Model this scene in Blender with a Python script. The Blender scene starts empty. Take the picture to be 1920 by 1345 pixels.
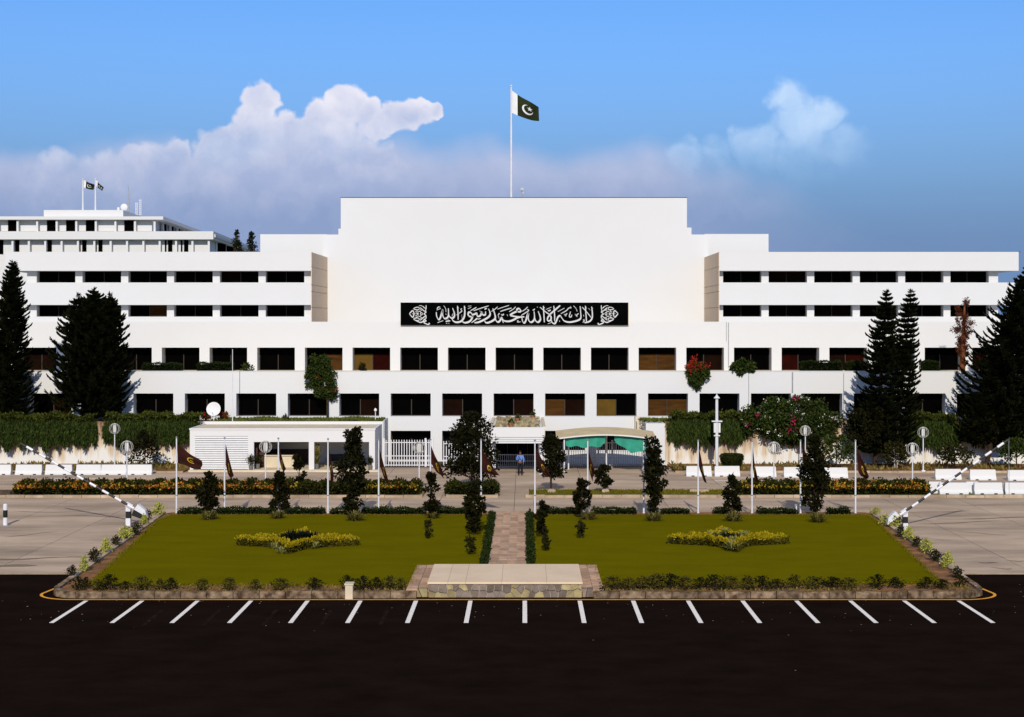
import bpy, math, random
import numpy as np
from mathutils import Vector

R = math.radians
rnd = random.Random(7)
rng = np.random.default_rng(11)
scene = bpy.context.scene
COL = scene.collection

# ------------------------------------------------------------------ camera
F, CX, CY, EYE = 2880.0, 983.0, 605.0, 11.0      # focal length in photo pixels, vanishing point, eye height
cam_data = bpy.data.cameras.new('camera')
cam_data.sensor_width = 36.0
cam_data.lens = F / 1920.0 * 36.0
cam_data.shift_x = (960 - CX) / 1920.0
cam_data.shift_y = -(672.5 - CY) / 1920.0
cam_data.clip_start = 0.5
cam_data.clip_end = 8000
cam = bpy.data.objects.new('camera', cam_data)
cam.location = (0, 0, EYE)
cam.rotation_euler = (R(90), 0, 0)
COL.objects.link(cam)
scene.camera = cam

# ------------------------------------------------------------------ sky, sun, exposure
SUN_EL = 29.0
SKY_STRENGTH = 0.10
world = bpy.data.worlds.new('World')
scene.world = world
world.use_nodes = True
wn, wl = world.node_tree.nodes, world.node_tree.links
wn.clear()


def wnode(kind, **kw):
    n = wn.new(kind)
    for k, v in kw.items():
        setattr(n, k, v)
    return n


def wmath(op, a, b=None, c=None, clamp=False):
    n = wn.new('ShaderNodeMath')
    n.operation = op
    n.use_clamp = clamp
    for i, v in enumerate((a, b, c)):
        if v is None:
            continue
        if isinstance(v, (int, float)):
            n.inputs[i].default_value = v
        else:
            wl.new(v, n.inputs[i])
    return n.outputs[0]


def wsmooth(x, lo, hi):
    n = wn.new('ShaderNodeMapRange')
    n.interpolation_type = 'SMOOTHSTEP'
    wl.new(x, n.inputs['Value'])
    n.inputs['From Min'].default_value = lo
    n.inputs['From Max'].default_value = hi
    return n.outputs['Result']


def wmix(fac, a, b, blend='MIX'):
    n = wn.new('ShaderNodeMix')
    n.data_type = 'RGBA'
    n.blend_type = blend
    if isinstance(fac, (int, float)):
        n.inputs[0].default_value = fac
    else:
        wl.new(fac, n.inputs[0])
    for i, v in ((6, a), (7, b)):
        if isinstance(v, tuple):
            n.inputs[i].default_value = (*v, 1)
        else:
            wl.new(v, n.inputs[i])
    return n.outputs[2]


sky = wnode('ShaderNodeTexSky', sky_type='NISHITA')
sky.sun_disc = False
sky.sun_elevation = R(SUN_EL)
sky.sun_rotation = R(180)
sky.altitude = 1500
sky.air_density = 1.0
sky.dust_density = 0.15
sky.ozone_density = 2.2
hs = wnode('ShaderNodeHueSaturation')
hs.inputs['Hue'].default_value = 0.506
hs.inputs['Saturation'].default_value = 1.12
hs.inputs['Value'].default_value = 1.0
wl.new(sky.outputs[0], hs.inputs['Color'])
sky_col = wmix(1.0, hs.outputs[0], (0.78, 1.08, 1.36), 'MULTIPLY')

# cumulus over the horizon: blobs on directions (azimuth tangent a, elevation tangent e), in units of 1/2880
tc = wnode('ShaderNodeTexCoord')
sep = wnode('ShaderNodeSeparateXYZ')
wl.new(tc.outputs['Generated'], sep.inputs[0])
dx, dy, dz = sep.outputs
ysafe = wmath('MAXIMUM', dy, 0.05)
ua = wmath('MULTIPLY', wmath('DIVIDE', dx, ysafe), 2.88)
va = wmath('MULTIPLY', wmath('DIVIDE', dz, ysafe), 2.88)
ve = wmath('MULTIPLY', wmath('DIVIDE', dz, wmath('SQRT', wmath('ADD', wmath('MULTIPLY', dx, dx), wmath('MAXIMUM', wmath('MULTIPLY', dy, dy), 1e-4)))), 2.88)
comb = wnode('ShaderNodeCombineXYZ')
wl.new(ua, comb.inputs[0])
wl.new(va, comb.inputs[1])
uv = comb.outputs[0]


def wnoise(vec, scale, detail, rough=0.55, color=False):
    n = wn.new('ShaderNodeTexNoise')
    n.noise_dimensions = '2D'
    n.inputs['Scale'].default_value = scale
    n.inputs['Detail'].default_value = detail
    n.inputs['Roughness'].default_value = rough
    wl.new(vec, n.inputs['Vector'])
    return n.outputs['Color' if color else 'Fac']


def wvec(op, a, b):
    n = wn.new('ShaderNodeVectorMath')
    n.operation = op
    for i, v in enumerate((a, b)):
        if isinstance(v, tuple):
            n.inputs[i].default_value = v
        elif isinstance(v, (int, float)):
            n.inputs['Scale'].default_value = v
        else:
            wl.new(v, n.inputs[i])
    return n.outputs['Value' if op in ('DISTANCE', 'LENGTH') else 'Vector']


warp = wvec('SCALE', wvec('SUBTRACT', wnoise(uv, 9.0, 3.0, 0.55, True), (0.5, 0.5, 0.5)), 0.036)
warp2 = wvec('SCALE', wvec('SUBTRACT', wnoise(uv, 46.0, 2.0, 0.5, True), (0.5, 0.5, 0.5)), 0.013)
uvw = wvec('ADD', wvec('ADD', uv, warp), warp2)
flat = wvec('MULTIPLY', uvw, (1, 1, 0))


def blobs(lst):
    f = None
    for px, py, r in lst:
        c = ((px - CX) / 1000.0, (CY - py) / 1000.0, 0)
        d = wvec('DISTANCE', flat, c)
        v = wmath('MULTIPLY_ADD', d, -1000.0 / r, 1.0)
        if f is None:
            f = v
        else:
            n = wn.new('ShaderNodeMath')
            n.operation = 'SMOOTH_MAX'
            wl.new(f, n.inputs[0])
            wl.new(v, n.inputs[1])
            n.inputs[2].default_value = 0.12
            f = n.outputs[0]
    return f


main_f = blobs([(487, 196, 46), (474, 250, 70), (540, 248, 50), (592, 230, 46), (652, 196, 46), (688, 214, 36),
                (620, 300, 105), (500, 345, 135), (410, 290, 62), (300, 335, 82), (712, 234, 34), (738, 226, 35), (766, 217, 34), (792, 210, 29), (815, 206, 21),
                (690, 345, 90), (120, 375, 95), (225, 365, 88), (432, 258, 36), (250, 302, 34), (330, 292, 34)])
faint_f = blobs([(1470, 184, 50), (1484, 230, 60), (1552, 222, 46), (1432, 272, 56), (1395, 278, 44), (1345, 298, 46), (1290, 300, 42),
                 (1510, 290, 85), (1578, 272, 62), (1520, 235, 44)])


def wvor(vec, scale, smooth=0.3):
    n = wn.new('ShaderNodeTexVoronoi')
    n.feature = 'F1'
    n.voronoi_dimensions = '2D'
    n.inputs['Scale'].default_value = scale
    wl.new(vec, n.inputs['Vector'])
    return n.outputs['Distance']


puff = wnoise(uvw, 15.0, 4.0, 0.6)
puff_big = wnoise(uvw, 5.0, 2.0, 0.55)
v_in = wvec('ADD', uv, wvec('SCALE', warp, 0.5))
v_off = wvec('ADD', v_in, (0.010, -0.020, 0.0))
b1_, b2_ = wvor(v_in, 13.0), wvor(v_in, 34.0)
s1_ = wvor(v_off, 13.0)
billow = wmath('ADD', wmath('MULTIPLY', wmath('SUBTRACT', 0.45, b1_), 0.55), wmath('MULTIPLY', wmath('SUBTRACT', 0.45, b2_), 0.25))
relief = wmath('SUBTRACT', s1_, b1_)
edge_n = wmath('ADD', billow, wmath('MULTIPLY', wmath('SUBTRACT', puff, 0.5), 0.30))
main_a = wsmooth(wmath('ADD', main_f, wmath('MULTIPLY', edge_n, 0.65)), 0.03, 0.26)
faint_a = wsmooth(wmath('ADD', faint_f, wmath('MULTIPLY', edge_n, 0.9)), 0.02, 0.60)
# long flat cloud bank behind the cumulus, lower towards the right
top_v = wmath('SUBTRACT', wmath('MULTIPLY_ADD', wmath('SUBTRACT', puff_big, 0.5), 0.09, 0.345), wmath('MULTIPLY', wsmooth(ua, 0.15, 0.70), 0.15))
bank_a = wmath('SUBTRACT', 1.0, wsmooth(wmath('SUBTRACT', va, top_v), -0.06, 0.012))
height = wsmooth(va, 0.21, 0.44)
rim = wsmooth(main_f, 0.75, 0.05)
lit = wmath('ADD', wmath('MULTIPLY_ADD', height, 0.66, wmath('MULTIPLY', wmath('MULTIPLY', rim, height), 0.28)), wmath('ADD', wmath('MULTIPLY', relief, 0.42), wmath('MULTIPLY', wmath('SUBTRACT', puff, 0.5), 0.75)), clamp=True)
cloud_col = wmix(lit, (3.6, 4.5, 7.0), (9.2, 8.8, 9.5))
haze_col = (1.50, 2.60, 4.75)
haze_a = wmath('SUBTRACT', 1.0, wsmooth(ve, 0.10, 0.66))
c1 = wmix(haze_a, sky_col, haze_col)
bank_c = wmix(wmath('ADD', wsmooth(va, 0.17, 0.36), wmath('MULTIPLY', wmath('SUBTRACT', puff, 0.5), 0.5), clamp=True), (2.75, 3.6, 5.9), (5.5, 5.9, 7.9))
right_fade = wmath('SUBTRACT', 1.0, wsmooth(ua, 0.15, 0.75))
c2 = wmix(wmath('MULTIPLY', bank_a, wmath('MULTIPLY_ADD', right_fade, 0.84, 0.08)), c1, bank_c)
c3 = wmix(wmath('MULTIPLY', wmath('MULTIPLY', faint_a, wmath('MULTIPLY_ADD', lit, 0.85, 0.05)), wmath('MULTIPLY', wsmooth(va, 0.22, 0.38), wmath('SUBTRACT', 1.0, wsmooth(ua, 0.55, 0.70)))), c2, (5.6, 7.4, 9.9))
c4 = wmix(wmath('MULTIPLY', main_a, wmath('MULTIPLY_ADD', wsmooth(va, 0.17, 0.40), 0.84, 0.05)), c3, cloud_col)
# unseen cloud cover added overhead and behind to whiten the blue fill light
cp_ = wnode('ShaderNodeCombineXYZ')
zs = wmath('MAXIMUM', wmath('ADD', dz, 0.12), 0.05)
wl.new(wmath('DIVIDE', dx, zs), cp_.inputs[0])
wl.new(wmath('DIVIDE', dy, zs), cp_.inputs[1])
over_n = wnoise(cp_.outputs[0], 1.6, 4.0, 0.55)
over_a = wmath('MULTIPLY', wsmooth(over_n, 0.44, 0.60), wsmooth(ve, 0.72, 1.1))
c5 = wmix(wmath('MULTIPLY', over_a, 0.85), c4, (5.4, 5.3, 5.5))
bg = wnode('ShaderNodeBackground')
wl.new(c5, bg.inputs['Color'])
bg.inputs['Strength'].default_value = SKY_STRENGTH
wo = wnode('ShaderNodeOutputWorld')
wl.new(bg.outputs[0], wo.inputs['Surface'])

sun_data = bpy.data.lights.new('sun', 'SUN')
sun_data.energy = 3.45
sun_data.angle = R(0.53)
sun_data.color = (1.0, 0.925, 0.815)
sun = bpy.data.objects.new('sun', sun_data)
sun.location = (0, -60, 60)
sun.rotation_euler = (R(90 - SUN_EL), 0, R(0.0))
COL.objects.link(sun)

vs = scene.view_settings
vs.view_transform = 'Standard'
vs.look = 'None'
vs.exposure = 0.0
vs.gamma = 1.0
vs.use_curve_mapping = False
scene.cycles.max_bounces = 4
scene.cycles.diffuse_bounces = 2
scene.cycles.glossy_bounces = 2
world.cycles.sampling_method = 'MANUAL'
world.cycles.sample_map_resolution = 512
scene.cycles.use_denoising = True


# ------------------------------------------------------------------ helpers: places in the world
def gx(px, Y): return (px - CX) * Y / F
def gz(py, Y): return EYE - (py - CY) * Y / F
def gy(py, z=0.0): return F * (EYE - z) / (py - CY)
def W(px, py, Y): return Vector((gx(px, Y), Y, gz(py, Y)))


# ------------------------------------------------------------------ materials
def mat(name, color, rough=0.7, var=0.12, scale=3.0, spec=0.3, bump=0.0, bump_scale=40.0, color2=None, metal=0.0, rand=0.0, stretch=None, contrast=(0.35, 0.65)):
    m = bpy.data.materials.new(name)
    m.use_nodes = True
    nt = m.node_tree
    b = nt.nodes['Principled BSDF']
    b.inputs['Roughness'].default_value = rough
    b.inputs['Metallic'].default_value = metal
    b.inputs['Specular IOR Level'].default_value = spec
    tcn = nt.nodes.new('ShaderNodeTexCoord')
    geo = nt.nodes.new('ShaderNodeNewGeometry')
    vec = geo.outputs['Position']
    if stretch:
        mp = nt.nodes.new('ShaderNodeMapping')
        mp.inputs['Scale'].default_value = stretch
        nt.links.new(vec, mp.inputs['Vector'])
        vec = mp.outputs[0]
    nz = nt.nodes.new('ShaderNodeTexNoise')
    nz.inputs['Scale'].default_value = scale
    nz.inputs['Detail'].default_value = 6
    nz.inputs['Roughness'].default_value = 0.6
    nt.links.new(vec, nz.inputs['Vector'])
    mr = nt.nodes.new('ShaderNodeMapRange')
    mr.inputs['From Min'].default_value = contrast[0]
    mr.inputs['From Max'].default_value = contrast[1]
    nt.links.new(nz.outputs['Fac'], mr.inputs['Value'])
    mx = nt.nodes.new('ShaderNodeMix')
    mx.data_type = 'RGBA'
    c2 = color2 if color2 else tuple(c * (1 - 2 * var) for c in color)
    mx.inputs[6].default_value = (*color, 1)
    mx.inputs[7].default_value = (*c2, 1)
    nt.links.new(mr.outputs[0], mx.inputs[0])
    out = mx.outputs[2]
    if rand > 0:
        oi = nt.nodes.new('ShaderNodeObjectInfo')
        hsv = nt.nodes.new('ShaderNodeHueSaturation')
        r2 = nt.nodes.new('ShaderNodeMapRange')
        r2.inputs['To Min'].default_value = 1 - rand
        r2.inputs['To Max'].default_value = 1 + rand
        nt.links.new(oi.outputs['Random'], r2.inputs['Value'])
        nt.links.new(r2.outputs[0], hsv.inputs['Value'])
        nt.links.new(out, hsv.inputs['Color'])
        out = hsv.outputs[0]
    nt.links.new(out, b.inputs['Base Color'])
    if bump > 0:
        n2 = nt.nodes.new('ShaderNodeTexNoise')
        n2.inputs['Scale'].default_value = bump_scale
        n2.inputs['Detail'].default_value = 4
        nt.links.new(geo.outputs['Position'], n2.inputs['Vector'])
        bp = nt.nodes.new('ShaderNodeBump')
        bp.inputs['Strength'].default_value = bump
        bp.inputs['Distance'].default_value = 0.05
        nt.links.new(n2.outputs['Fac'], bp.inputs['Height'])
        nt.links.new(bp.outputs[0], b.inputs['Normal'])
    return m


def leaf_mat(name, c1, c2, rough=0.55, spec=0.25, trans=0.0):
    m = bpy.data.materials.new(name)
    m.use_nodes = True
    nt = m.node_tree
    b = nt.nodes['Principled BSDF']
    b.inputs['Roughness'].default_value = rough
    b.inputs['Specular IOR Level'].default_value = spec
    geo = nt.nodes.new('ShaderNodeNewGeometry')
    mx = nt.nodes.new('ShaderNodeMix')
    mx.data_type = 'RGBA'
    mx.inputs[6].default_value = (*c1, 1)
    mx.inputs[7].default_value = (*c2, 1)
    nt.links.new(geo.outputs['Random Per Island'], mx.inputs[0])
    nt.links.new(mx.outputs[2], b.inputs['Base Color'])
    return m


M = {}
M['white'] = mat('white_paint', (0.712, 0.708, 0.69), 0.8, scale=0.30, color2=(0.70, 0.694, 0.674), spec=0.1)
M['white_clean'] = mat('white_enamel', (0.74, 0.735, 0.72), 0.5, scale=2.0, color2=(0.69, 0.685, 0.67))
M['cream'] = mat('cream_render', (0.70, 0.60, 0.43), 0.8, scale=1.2, color2=(0.60, 0.50, 0.35))
M['tan'] = mat('shaded_white_panel', (0.84, 0.63, 0.42), 0.85, scale=1.0, color2=(0.79, 0.585, 0.385))
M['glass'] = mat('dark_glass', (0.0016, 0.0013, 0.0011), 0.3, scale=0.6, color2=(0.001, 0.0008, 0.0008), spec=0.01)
M['blind_brown'] = mat('brown_blind', (0.085, 0.036, 0.008), 0.6, scale=1.0, color2=(0.040, 0.017, 0.004), spec=0.03, stretch=(0.6, 1, 3))
M['blind_dark'] = mat('dark_blind', (0.011, 0.0035, 0.0015), 0.6, scale=1.0, color2=(0.006, 0.002, 0.001), spec=0.02)
M['blind_tan'] = mat('tan_blind', (0.125, 0.072, 0.012), 0.6, scale=0.8, color2=(0.09, 0.050, 0.010), spec=0.03)
M['blind_red'] = mat('red_curtain', (0.024, 0.0025, 0.0012), 0.7, scale=1.0, color2=(0.012, 0.0015, 0.001), spec=0.02)
M['deck'] = mat('roof_felt', (0.50, 0.49, 0.475), 0.9, scale=0.8, color2=(0.44, 0.43, 0.415), spec=0.05)
M['bronze'] = mat('bronze_frame', (0.055, 0.045, 0.035), 0.5, scale=3.0, spec=0.1)
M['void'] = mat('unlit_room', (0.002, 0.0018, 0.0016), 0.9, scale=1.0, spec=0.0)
M['asphalt'] = mat('asphalt', (0.0150, 0.0090, 0.0066), 0.95, scale=0.9, color2=(0.0080, 0.0047, 0.0034), spec=0.0, bump=0.3, bump_scale=25, stretch=(0.55, 0.75, 1), contrast=(0.3, 0.75))
M['concrete'] = mat('road_concrete', (0.57, 0.43, 0.305), 0.9, scale=0.34, color2=(0.30, 0.225, 0.16), spec=0.03, rand=0.07, bump=0.1, stretch=(0.40, 1.1, 1), contrast=(0.36, 0.70))
M['joint'] = mat('road_joint', (0.10, 0.08, 0.065), 0.95, scale=0.5, spec=0.05)
M['kerb'] = mat('kerb_concrete', (0.52, 0.40, 0.27), 0.85, scale=1.3, color2=(0.34, 0.25, 0.16), spec=0.05, rand=0.18, bump=0.2)
M['kerb_stone'] = mat('weathered_kerb', (0.30, 0.215, 0.135), 0.9, scale=3.4, color2=(0.06, 0.036, 0.022), spec=0.02, rand=0.25, bump=0.5, bump_scale=12)
M['paint_white'] = mat('road_paint_white', (0.92, 0.85, 0.75), 0.8, scale=5.0, color2=(0.64, 0.58, 0.50), spec=0.05, contrast=(0.5, 0.8))
M['paint_yellow'] = mat('road_paint_yellow', (0.95, 0.43, 0.035), 0.8, scale=4.0, color2=(0.74, 0.31, 0.03), spec=0.15)
M['paint_old'] = mat('worn_road_paint', (0.024, 0.015, 0.011), 0.95, scale=3.0, color2=(0.010, 0.006, 0.0045), spec=0.0)
M['lawn'] = mat('mown_lawn', (0.142, 0.122, 0.0022), 0.95, scale=0.7, color2=(0.120, 0.104, 0.0018), spec=0.0, bump=0.35, bump_scale=14, stretch=(0.5, 1, 1))
M['soil'] = mat('red_soil', (0.36, 0.175, 0.075), 0.95, scale=1.6, color2=(0.13, 0.07, 0.03), spec=0.05, bump=0.5, bump_scale=9)
M['soil_dark'] = mat('bed_soil', (0.20, 0.12, 0.07), 0.95, scale=1.3, color2=(0.07, 0.045, 0.03), spec=0.05, bump=0.5, bump_scale=8)
M['verge'] = mat('dry_verge', (0.20, 0.17, 0.055), 0.95, scale=1.5, color2=(0.10, 0.10, 0.025), spec=0.05, bump=0.4, bump_scale=14)
M['terrain'] = mat('dry_ground', (0.20, 0.18, 0.11), 0.95, scale=0.05, color2=(0.12, 0.13, 0.06), spec=0.05)
M['paver'] = mat('clay_paver', (0.56, 0.36, 0.235), 0.9, scale=4.0, color2=(0.40, 0.25, 0.16), spec=0.03, rand=0.22, bump=0.2)
M['slab'] = mat('pale_slab', (0.80, 0.62, 0.42), 0.85, scale=0.8, color2=(0.72, 0.55, 0.365), spec=0.05)
M['stone_a'] = mat('stone_ochre', (0.42, 0.34, 0.17), 0.9, scale=3.0, color2=(0.30, 0.235, 0.12), spec=0.1, rand=0.3, bump=0.4)
M['stone_b'] = mat('stone_grey', (0.26, 0.205, 0.165), 0.9, scale=3.0, color2=(0.18, 0.14, 0.11), spec=0.1, rand=0.35, bump=0.4)
M['mortar'] = mat('mortar', (0.50, 0.43, 0.32), 0.95, scale=4.0, spec=0.05)
M['black_paint'] = mat('black_paint', (0.012, 0.012, 0.012), 0.5, scale=4.0, spec=0.3)
M['steel_white'] = mat('painted_steel', (0.74, 0.74, 0.76), 0.4, scale=2.0, color2=(0.66, 0.66, 0.68), spec=0.4)
M['steel'] = mat('galvanised_steel', (0.42, 0.43, 0.45), 0.4, scale=5.0, metal=0.5, spec=0.5)
M['ring'] = mat('lamp_cage_wire', (0.50, 0.48, 0.44), 0.45, scale=5.0, spec=0.4)
M['lamp'] = mat('opal_lamp_tube', (0.80, 0.79, 0.72), 0.35, scale=5.0, color2=(0.74, 0.72, 0.64))
M['flag_brown'] = mat('maroon_cloth', (0.043, 0.010, 0.006), 0.85, scale=2.0, color2=(0.020, 0.006, 0.004), spec=0.1)
M['flag_green'] = mat('dark_green_cloth', (0.026, 0.034, 0.010), 0.85, scale=1.2, color2=(0.016, 0.022, 0.007), spec=0.1)
M['flag_white'] = mat('white_cloth', (0.80, 0.80, 0.80), 0.85, scale=1.2, color2=(0.72, 0.72, 0.72), spec=0.1)
M['gold'] = mat('gold_thread', (0.62, 0.42, 0.03), 0.6, scale=9.0, color2=(0.45, 0.27, 0.02))
M['awning'] = mat('green_awning_cloth', (0.045, 0.33, 0.225), 0.8, scale=1.5, color2=(0.035, 0.25, 0.17), spec=0.1)
M['canopy_roof'] = mat('beige_canopy_sheet', (0.62, 0.50, 0.30), 0.7, scale=1.2, color2=(0.52, 0.42, 0.25), spec=0.05)
M['sign_black'] = mat('black_signboard', (0.0012, 0.0012, 0.0012), 0.6, scale=0.7, color2=(0.002, 0.003, 0.0025), spec=0.0)
M['letter'] = mat('silver_letter', (0.66, 0.655, 0.64), 0.6, scale=6.0, color2=(0.56, 0.555, 0.54))
M['bark'] = mat('bark', (0.060, 0.038, 0.024), 0.95, scale=5.0, color2=(0.030, 0.020, 0.013), spec=0.05, bump=0.5, bump_scale=15)
M['bark_red'] = mat('red_bark', (0.24, 0.085, 0.035), 0.95, scale=4.0, color2=(0.12, 0.04, 0.02), spec=0.05, bump=0.5, bump_scale=15)
M['bark_white'] = mat('limewashed_bark', (0.55, 0.50, 0.45), 0.95, scale=5.0, color2=(0.30, 0.26, 0.22), spec=0.05)
M['stain_wall'] = None
M['terracotta'] = mat('terracotta', (0.40, 0.15, 0.06), 0.85, scale=6.0)
M['pot_metal'] = mat('steel_pot', (0.30, 0.29, 0.28), 0.35, scale=6.0, metal=0.6)
M['brown_wood'] = mat('dark_wood', (0.060, 0.024, 0.012), 0.6, scale=4.0, stretch=(1, 1, 5))
M['sofa'] = mat('dark_leather', (0.018, 0.017, 0.020), 0.5, scale=4.0)
M['rubble'] = mat('roof_stone', (0.42, 0.37, 0.22), 0.95, scale=3.0, color2=(0.20, 0.14, 0.07), spec=0.05, rand=0.4, bump=0.5)
M['skin'] = mat('skin', (0.16, 0.075, 0.045), 0.6, scale=6.0)
M['hair'] = mat('black_hair', (0.006, 0.005, 0.005), 0.6, scale=9.0)
M['shirt'] = mat('blue_shirt_cloth', (0.15, 0.27, 0.62), 0.85, scale=4.0, color2=(0.11, 0.20, 0.50))
M['trousers'] = mat('navy_trousers', (0.006, 0.007, 0.014), 0.85, scale=4.0)

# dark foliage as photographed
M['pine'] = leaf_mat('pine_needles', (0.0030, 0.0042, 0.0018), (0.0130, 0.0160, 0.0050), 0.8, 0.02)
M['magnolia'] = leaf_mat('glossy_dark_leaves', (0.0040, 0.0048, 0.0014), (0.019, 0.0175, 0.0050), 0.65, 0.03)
M['creeper'] = leaf_mat('creeper_leaves', (0.008, 0.020, 0.005), (0.050, 0.066, 0.011), 0.7, 0.04)
M['creeper_top'] = leaf_mat('creeper_new_leaves', (0.018, 0.030, 0.005), (0.080, 0.085, 0.013), 0.75, 0.03)
M['hedge'] = leaf_mat('hedge_leaves', (0.007, 0.014, 0.003), (0.026, 0.038, 0.008), 0.75, 0.03)
M['flower_leaf'] = leaf_mat('bed_leaves', (0.005, 0.009, 0.002), (0.042, 0.042, 0.007), 0.75, 0.03)
M['orange'] = leaf_mat('orange_blossom', (0.36, 0.075, 0.015), (0.52, 0.20, 0.03), 0.85, 0.02)
M['yellow'] = leaf_mat('yellow_blossom', (0.28, 0.22, 0.025), (0.48, 0.32, 0.03), 0.85, 0.02)
M['magenta'] = leaf_mat('magenta_blossom', (0.42, 0.012, 0.085), (0.60, 0.03, 0.14), 0.8, 0.05)
M['white_flower'] = leaf_mat('white_blossom', (0.60, 0.60, 0.48), (0.78, 0.78, 0.66), 0.8, 0.05)
M['red_flower'] = leaf_mat('red_blossom', (0.22, 0.015, 0.010), (0.42, 0.04, 0.02), 0.8, 0.05)
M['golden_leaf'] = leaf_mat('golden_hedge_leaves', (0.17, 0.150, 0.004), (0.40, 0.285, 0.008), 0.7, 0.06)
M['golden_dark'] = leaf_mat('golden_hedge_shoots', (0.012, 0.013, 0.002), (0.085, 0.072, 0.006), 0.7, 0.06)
M['lime_leaf'] = leaf_mat('lime_leaves', (0.22, 0.24, 0.035), (0.48, 0.46, 0.08), 0.7, 0.06)
M['dark_shrub'] = leaf_mat('dark_shrub_leaves', (0.009, 0.010, 0.0025), (0.036, 0.032, 0.008), 0.8, 0.02)
M['olive_shrub'] = leaf_mat('olive_shrub_leaves', (0.028, 0.025, 0.005), (0.095, 0.078, 0.015), 0.8, 0.02)
M['blade'] = leaf_mat('striped_blades', (0.045, 0.044, 0.007), (0.20, 0.165, 0.045), 0.8, 0.02)
M['blade_pale'] = leaf_mat('pale_blades', (0.09, 0.10, 0.02), (0.34, 0.31, 0.10), 0.8, 0.02)
M['agave'] = leaf_mat('black_green_blades', (0.0035, 0.005, 0.0025), (0.010, 0.013, 0.006), 0.6, 0.06)
M['dry_leaf'] = leaf_mat('dry_russet_leaves', (0.045, 0.016, 0.008), (0.14, 0.040, 0.018), 0.8, 0.04)
M['far_leaf'] = leaf_mat('distant_leaves', (0.008, 0.013, 0.007), (0.022, 0.030, 0.012), 0.8, 0.03)
M['grass_leaf'] = leaf_mat('terrace_grass', (0.045, 0.060, 0.010), (0.14, 0.15, 0.025), 0.8, 0.03)


def stain_mat():
    """white retaining wall with rust and damp running down from its top edge"""
    m = bpy.data.materials.new('stained_white_wall')
    m.use_nodes = True
    nt = m.node_tree
    b = nt.nodes['Principled BSDF']
    b.inputs['Roughness'].default_value = 0.9
    b.inputs['Specular IOR Level'].default_value = 0.1
    geo = nt.nodes.new('ShaderNodeNewGeometry')
    mp = nt.nodes.new('ShaderNodeMapping')
    mp.inputs['Scale'].default_value = (2.2, 0.2, 0.16)
    nt.links.new(geo.outputs['Position'], mp.inputs['Vector'])
    nz = nt.nodes.new('ShaderNodeTexNoise')
    nz.inputs['Scale'].default_value = 1.0
    nz.inputs['Detail'].default_value = 7
    nz.inputs['Roughness'].default_value = 0.65
    nt.links.new(mp.outputs[0], nz.inputs['Vector'])
    nb = nt.nodes.new('ShaderNodeTexNoise')
    nb.inputs['Scale'].default_value = 0.35
    nb.inputs['Detail'].default_value = 3
    nt.links.new(geo.outputs['Position'], nb.inputs['Vector'])
    ad = nt.nodes.new('ShaderNodeMath')
    ad.operation = 'MULTIPLY_ADD'
    nt.links.new(nb.outputs['Fac'], ad.inputs[0])
    ad.inputs[1].default_value = 0.9
    nt.links.new(nz.outputs['Fac'], ad.inputs[2])
    sz = nt.nodes.new('ShaderNodeSeparateXYZ')
    nt.links.new(geo.outputs['Position'], sz.inputs[0])
    ad2 = nt.nodes.new('ShaderNodeMath')
    ad2.operation = 'MULTIPLY_ADD'
    nt.links.new(sz.outputs['Z'], ad2.inputs[0])
    ad2.inputs[1].default_value = 0.15
    nt.links.new(ad.outputs[0], ad2.inputs[2])
    ad = ad2
    mr = nt.nodes.new('ShaderNodeValToRGB')
    e = mr.color_ramp.elements
    e[0].position = 0.50
    e[0].color = (0.78, 0.76, 0.70, 1)
    e[1].position = 0.72
    e[1].color = (0.20, 0.105, 0.05, 1)
    x = mr.color_ramp.elements.new(0.58)
    x.color = (0.66, 0.53, 0.37, 1)
    sc = nt.nodes.new('ShaderNodeMath')
    sc.operation = 'MULTIPLY'
    sc.inputs[1].default_value = 0.5
    nt.links.new(ad.outputs[0], sc.inputs[0])
    nt.links.new(sc.outputs[0], mr.inputs[0])
    nt.links.new(mr.outputs[0], b.inputs['Base Color'])
    return m


M['stain_wall'] = stain_mat()

# ------------------------------------------------------------------ helpers: objects
ORG = {}


def tag(o, label=None, cat=None, group=None, kind=None):
    if label: o['label'] = label
    if cat: o['category'] = cat
    if group: o['group'] = group
    if kind: o['kind'] = kind
    return o


def link(name, data, parent=None):
    o = bpy.data.objects.new(name, data)
    COL.objects.link(o)
    if parent:
        o.parent = parent
    ORG[o.name] = ORG[parent.name].copy() if parent else Vector((0, 0, 0))
    return o


def thing(name, label, cat, loc=(0, 0, 0), group=None):
    o = link(name, None)
    o.location = loc
    o.empty_display_size = 0.3
    ORG[o.name] = Vector(loc)
    return tag(o, label, cat, group)


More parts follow.
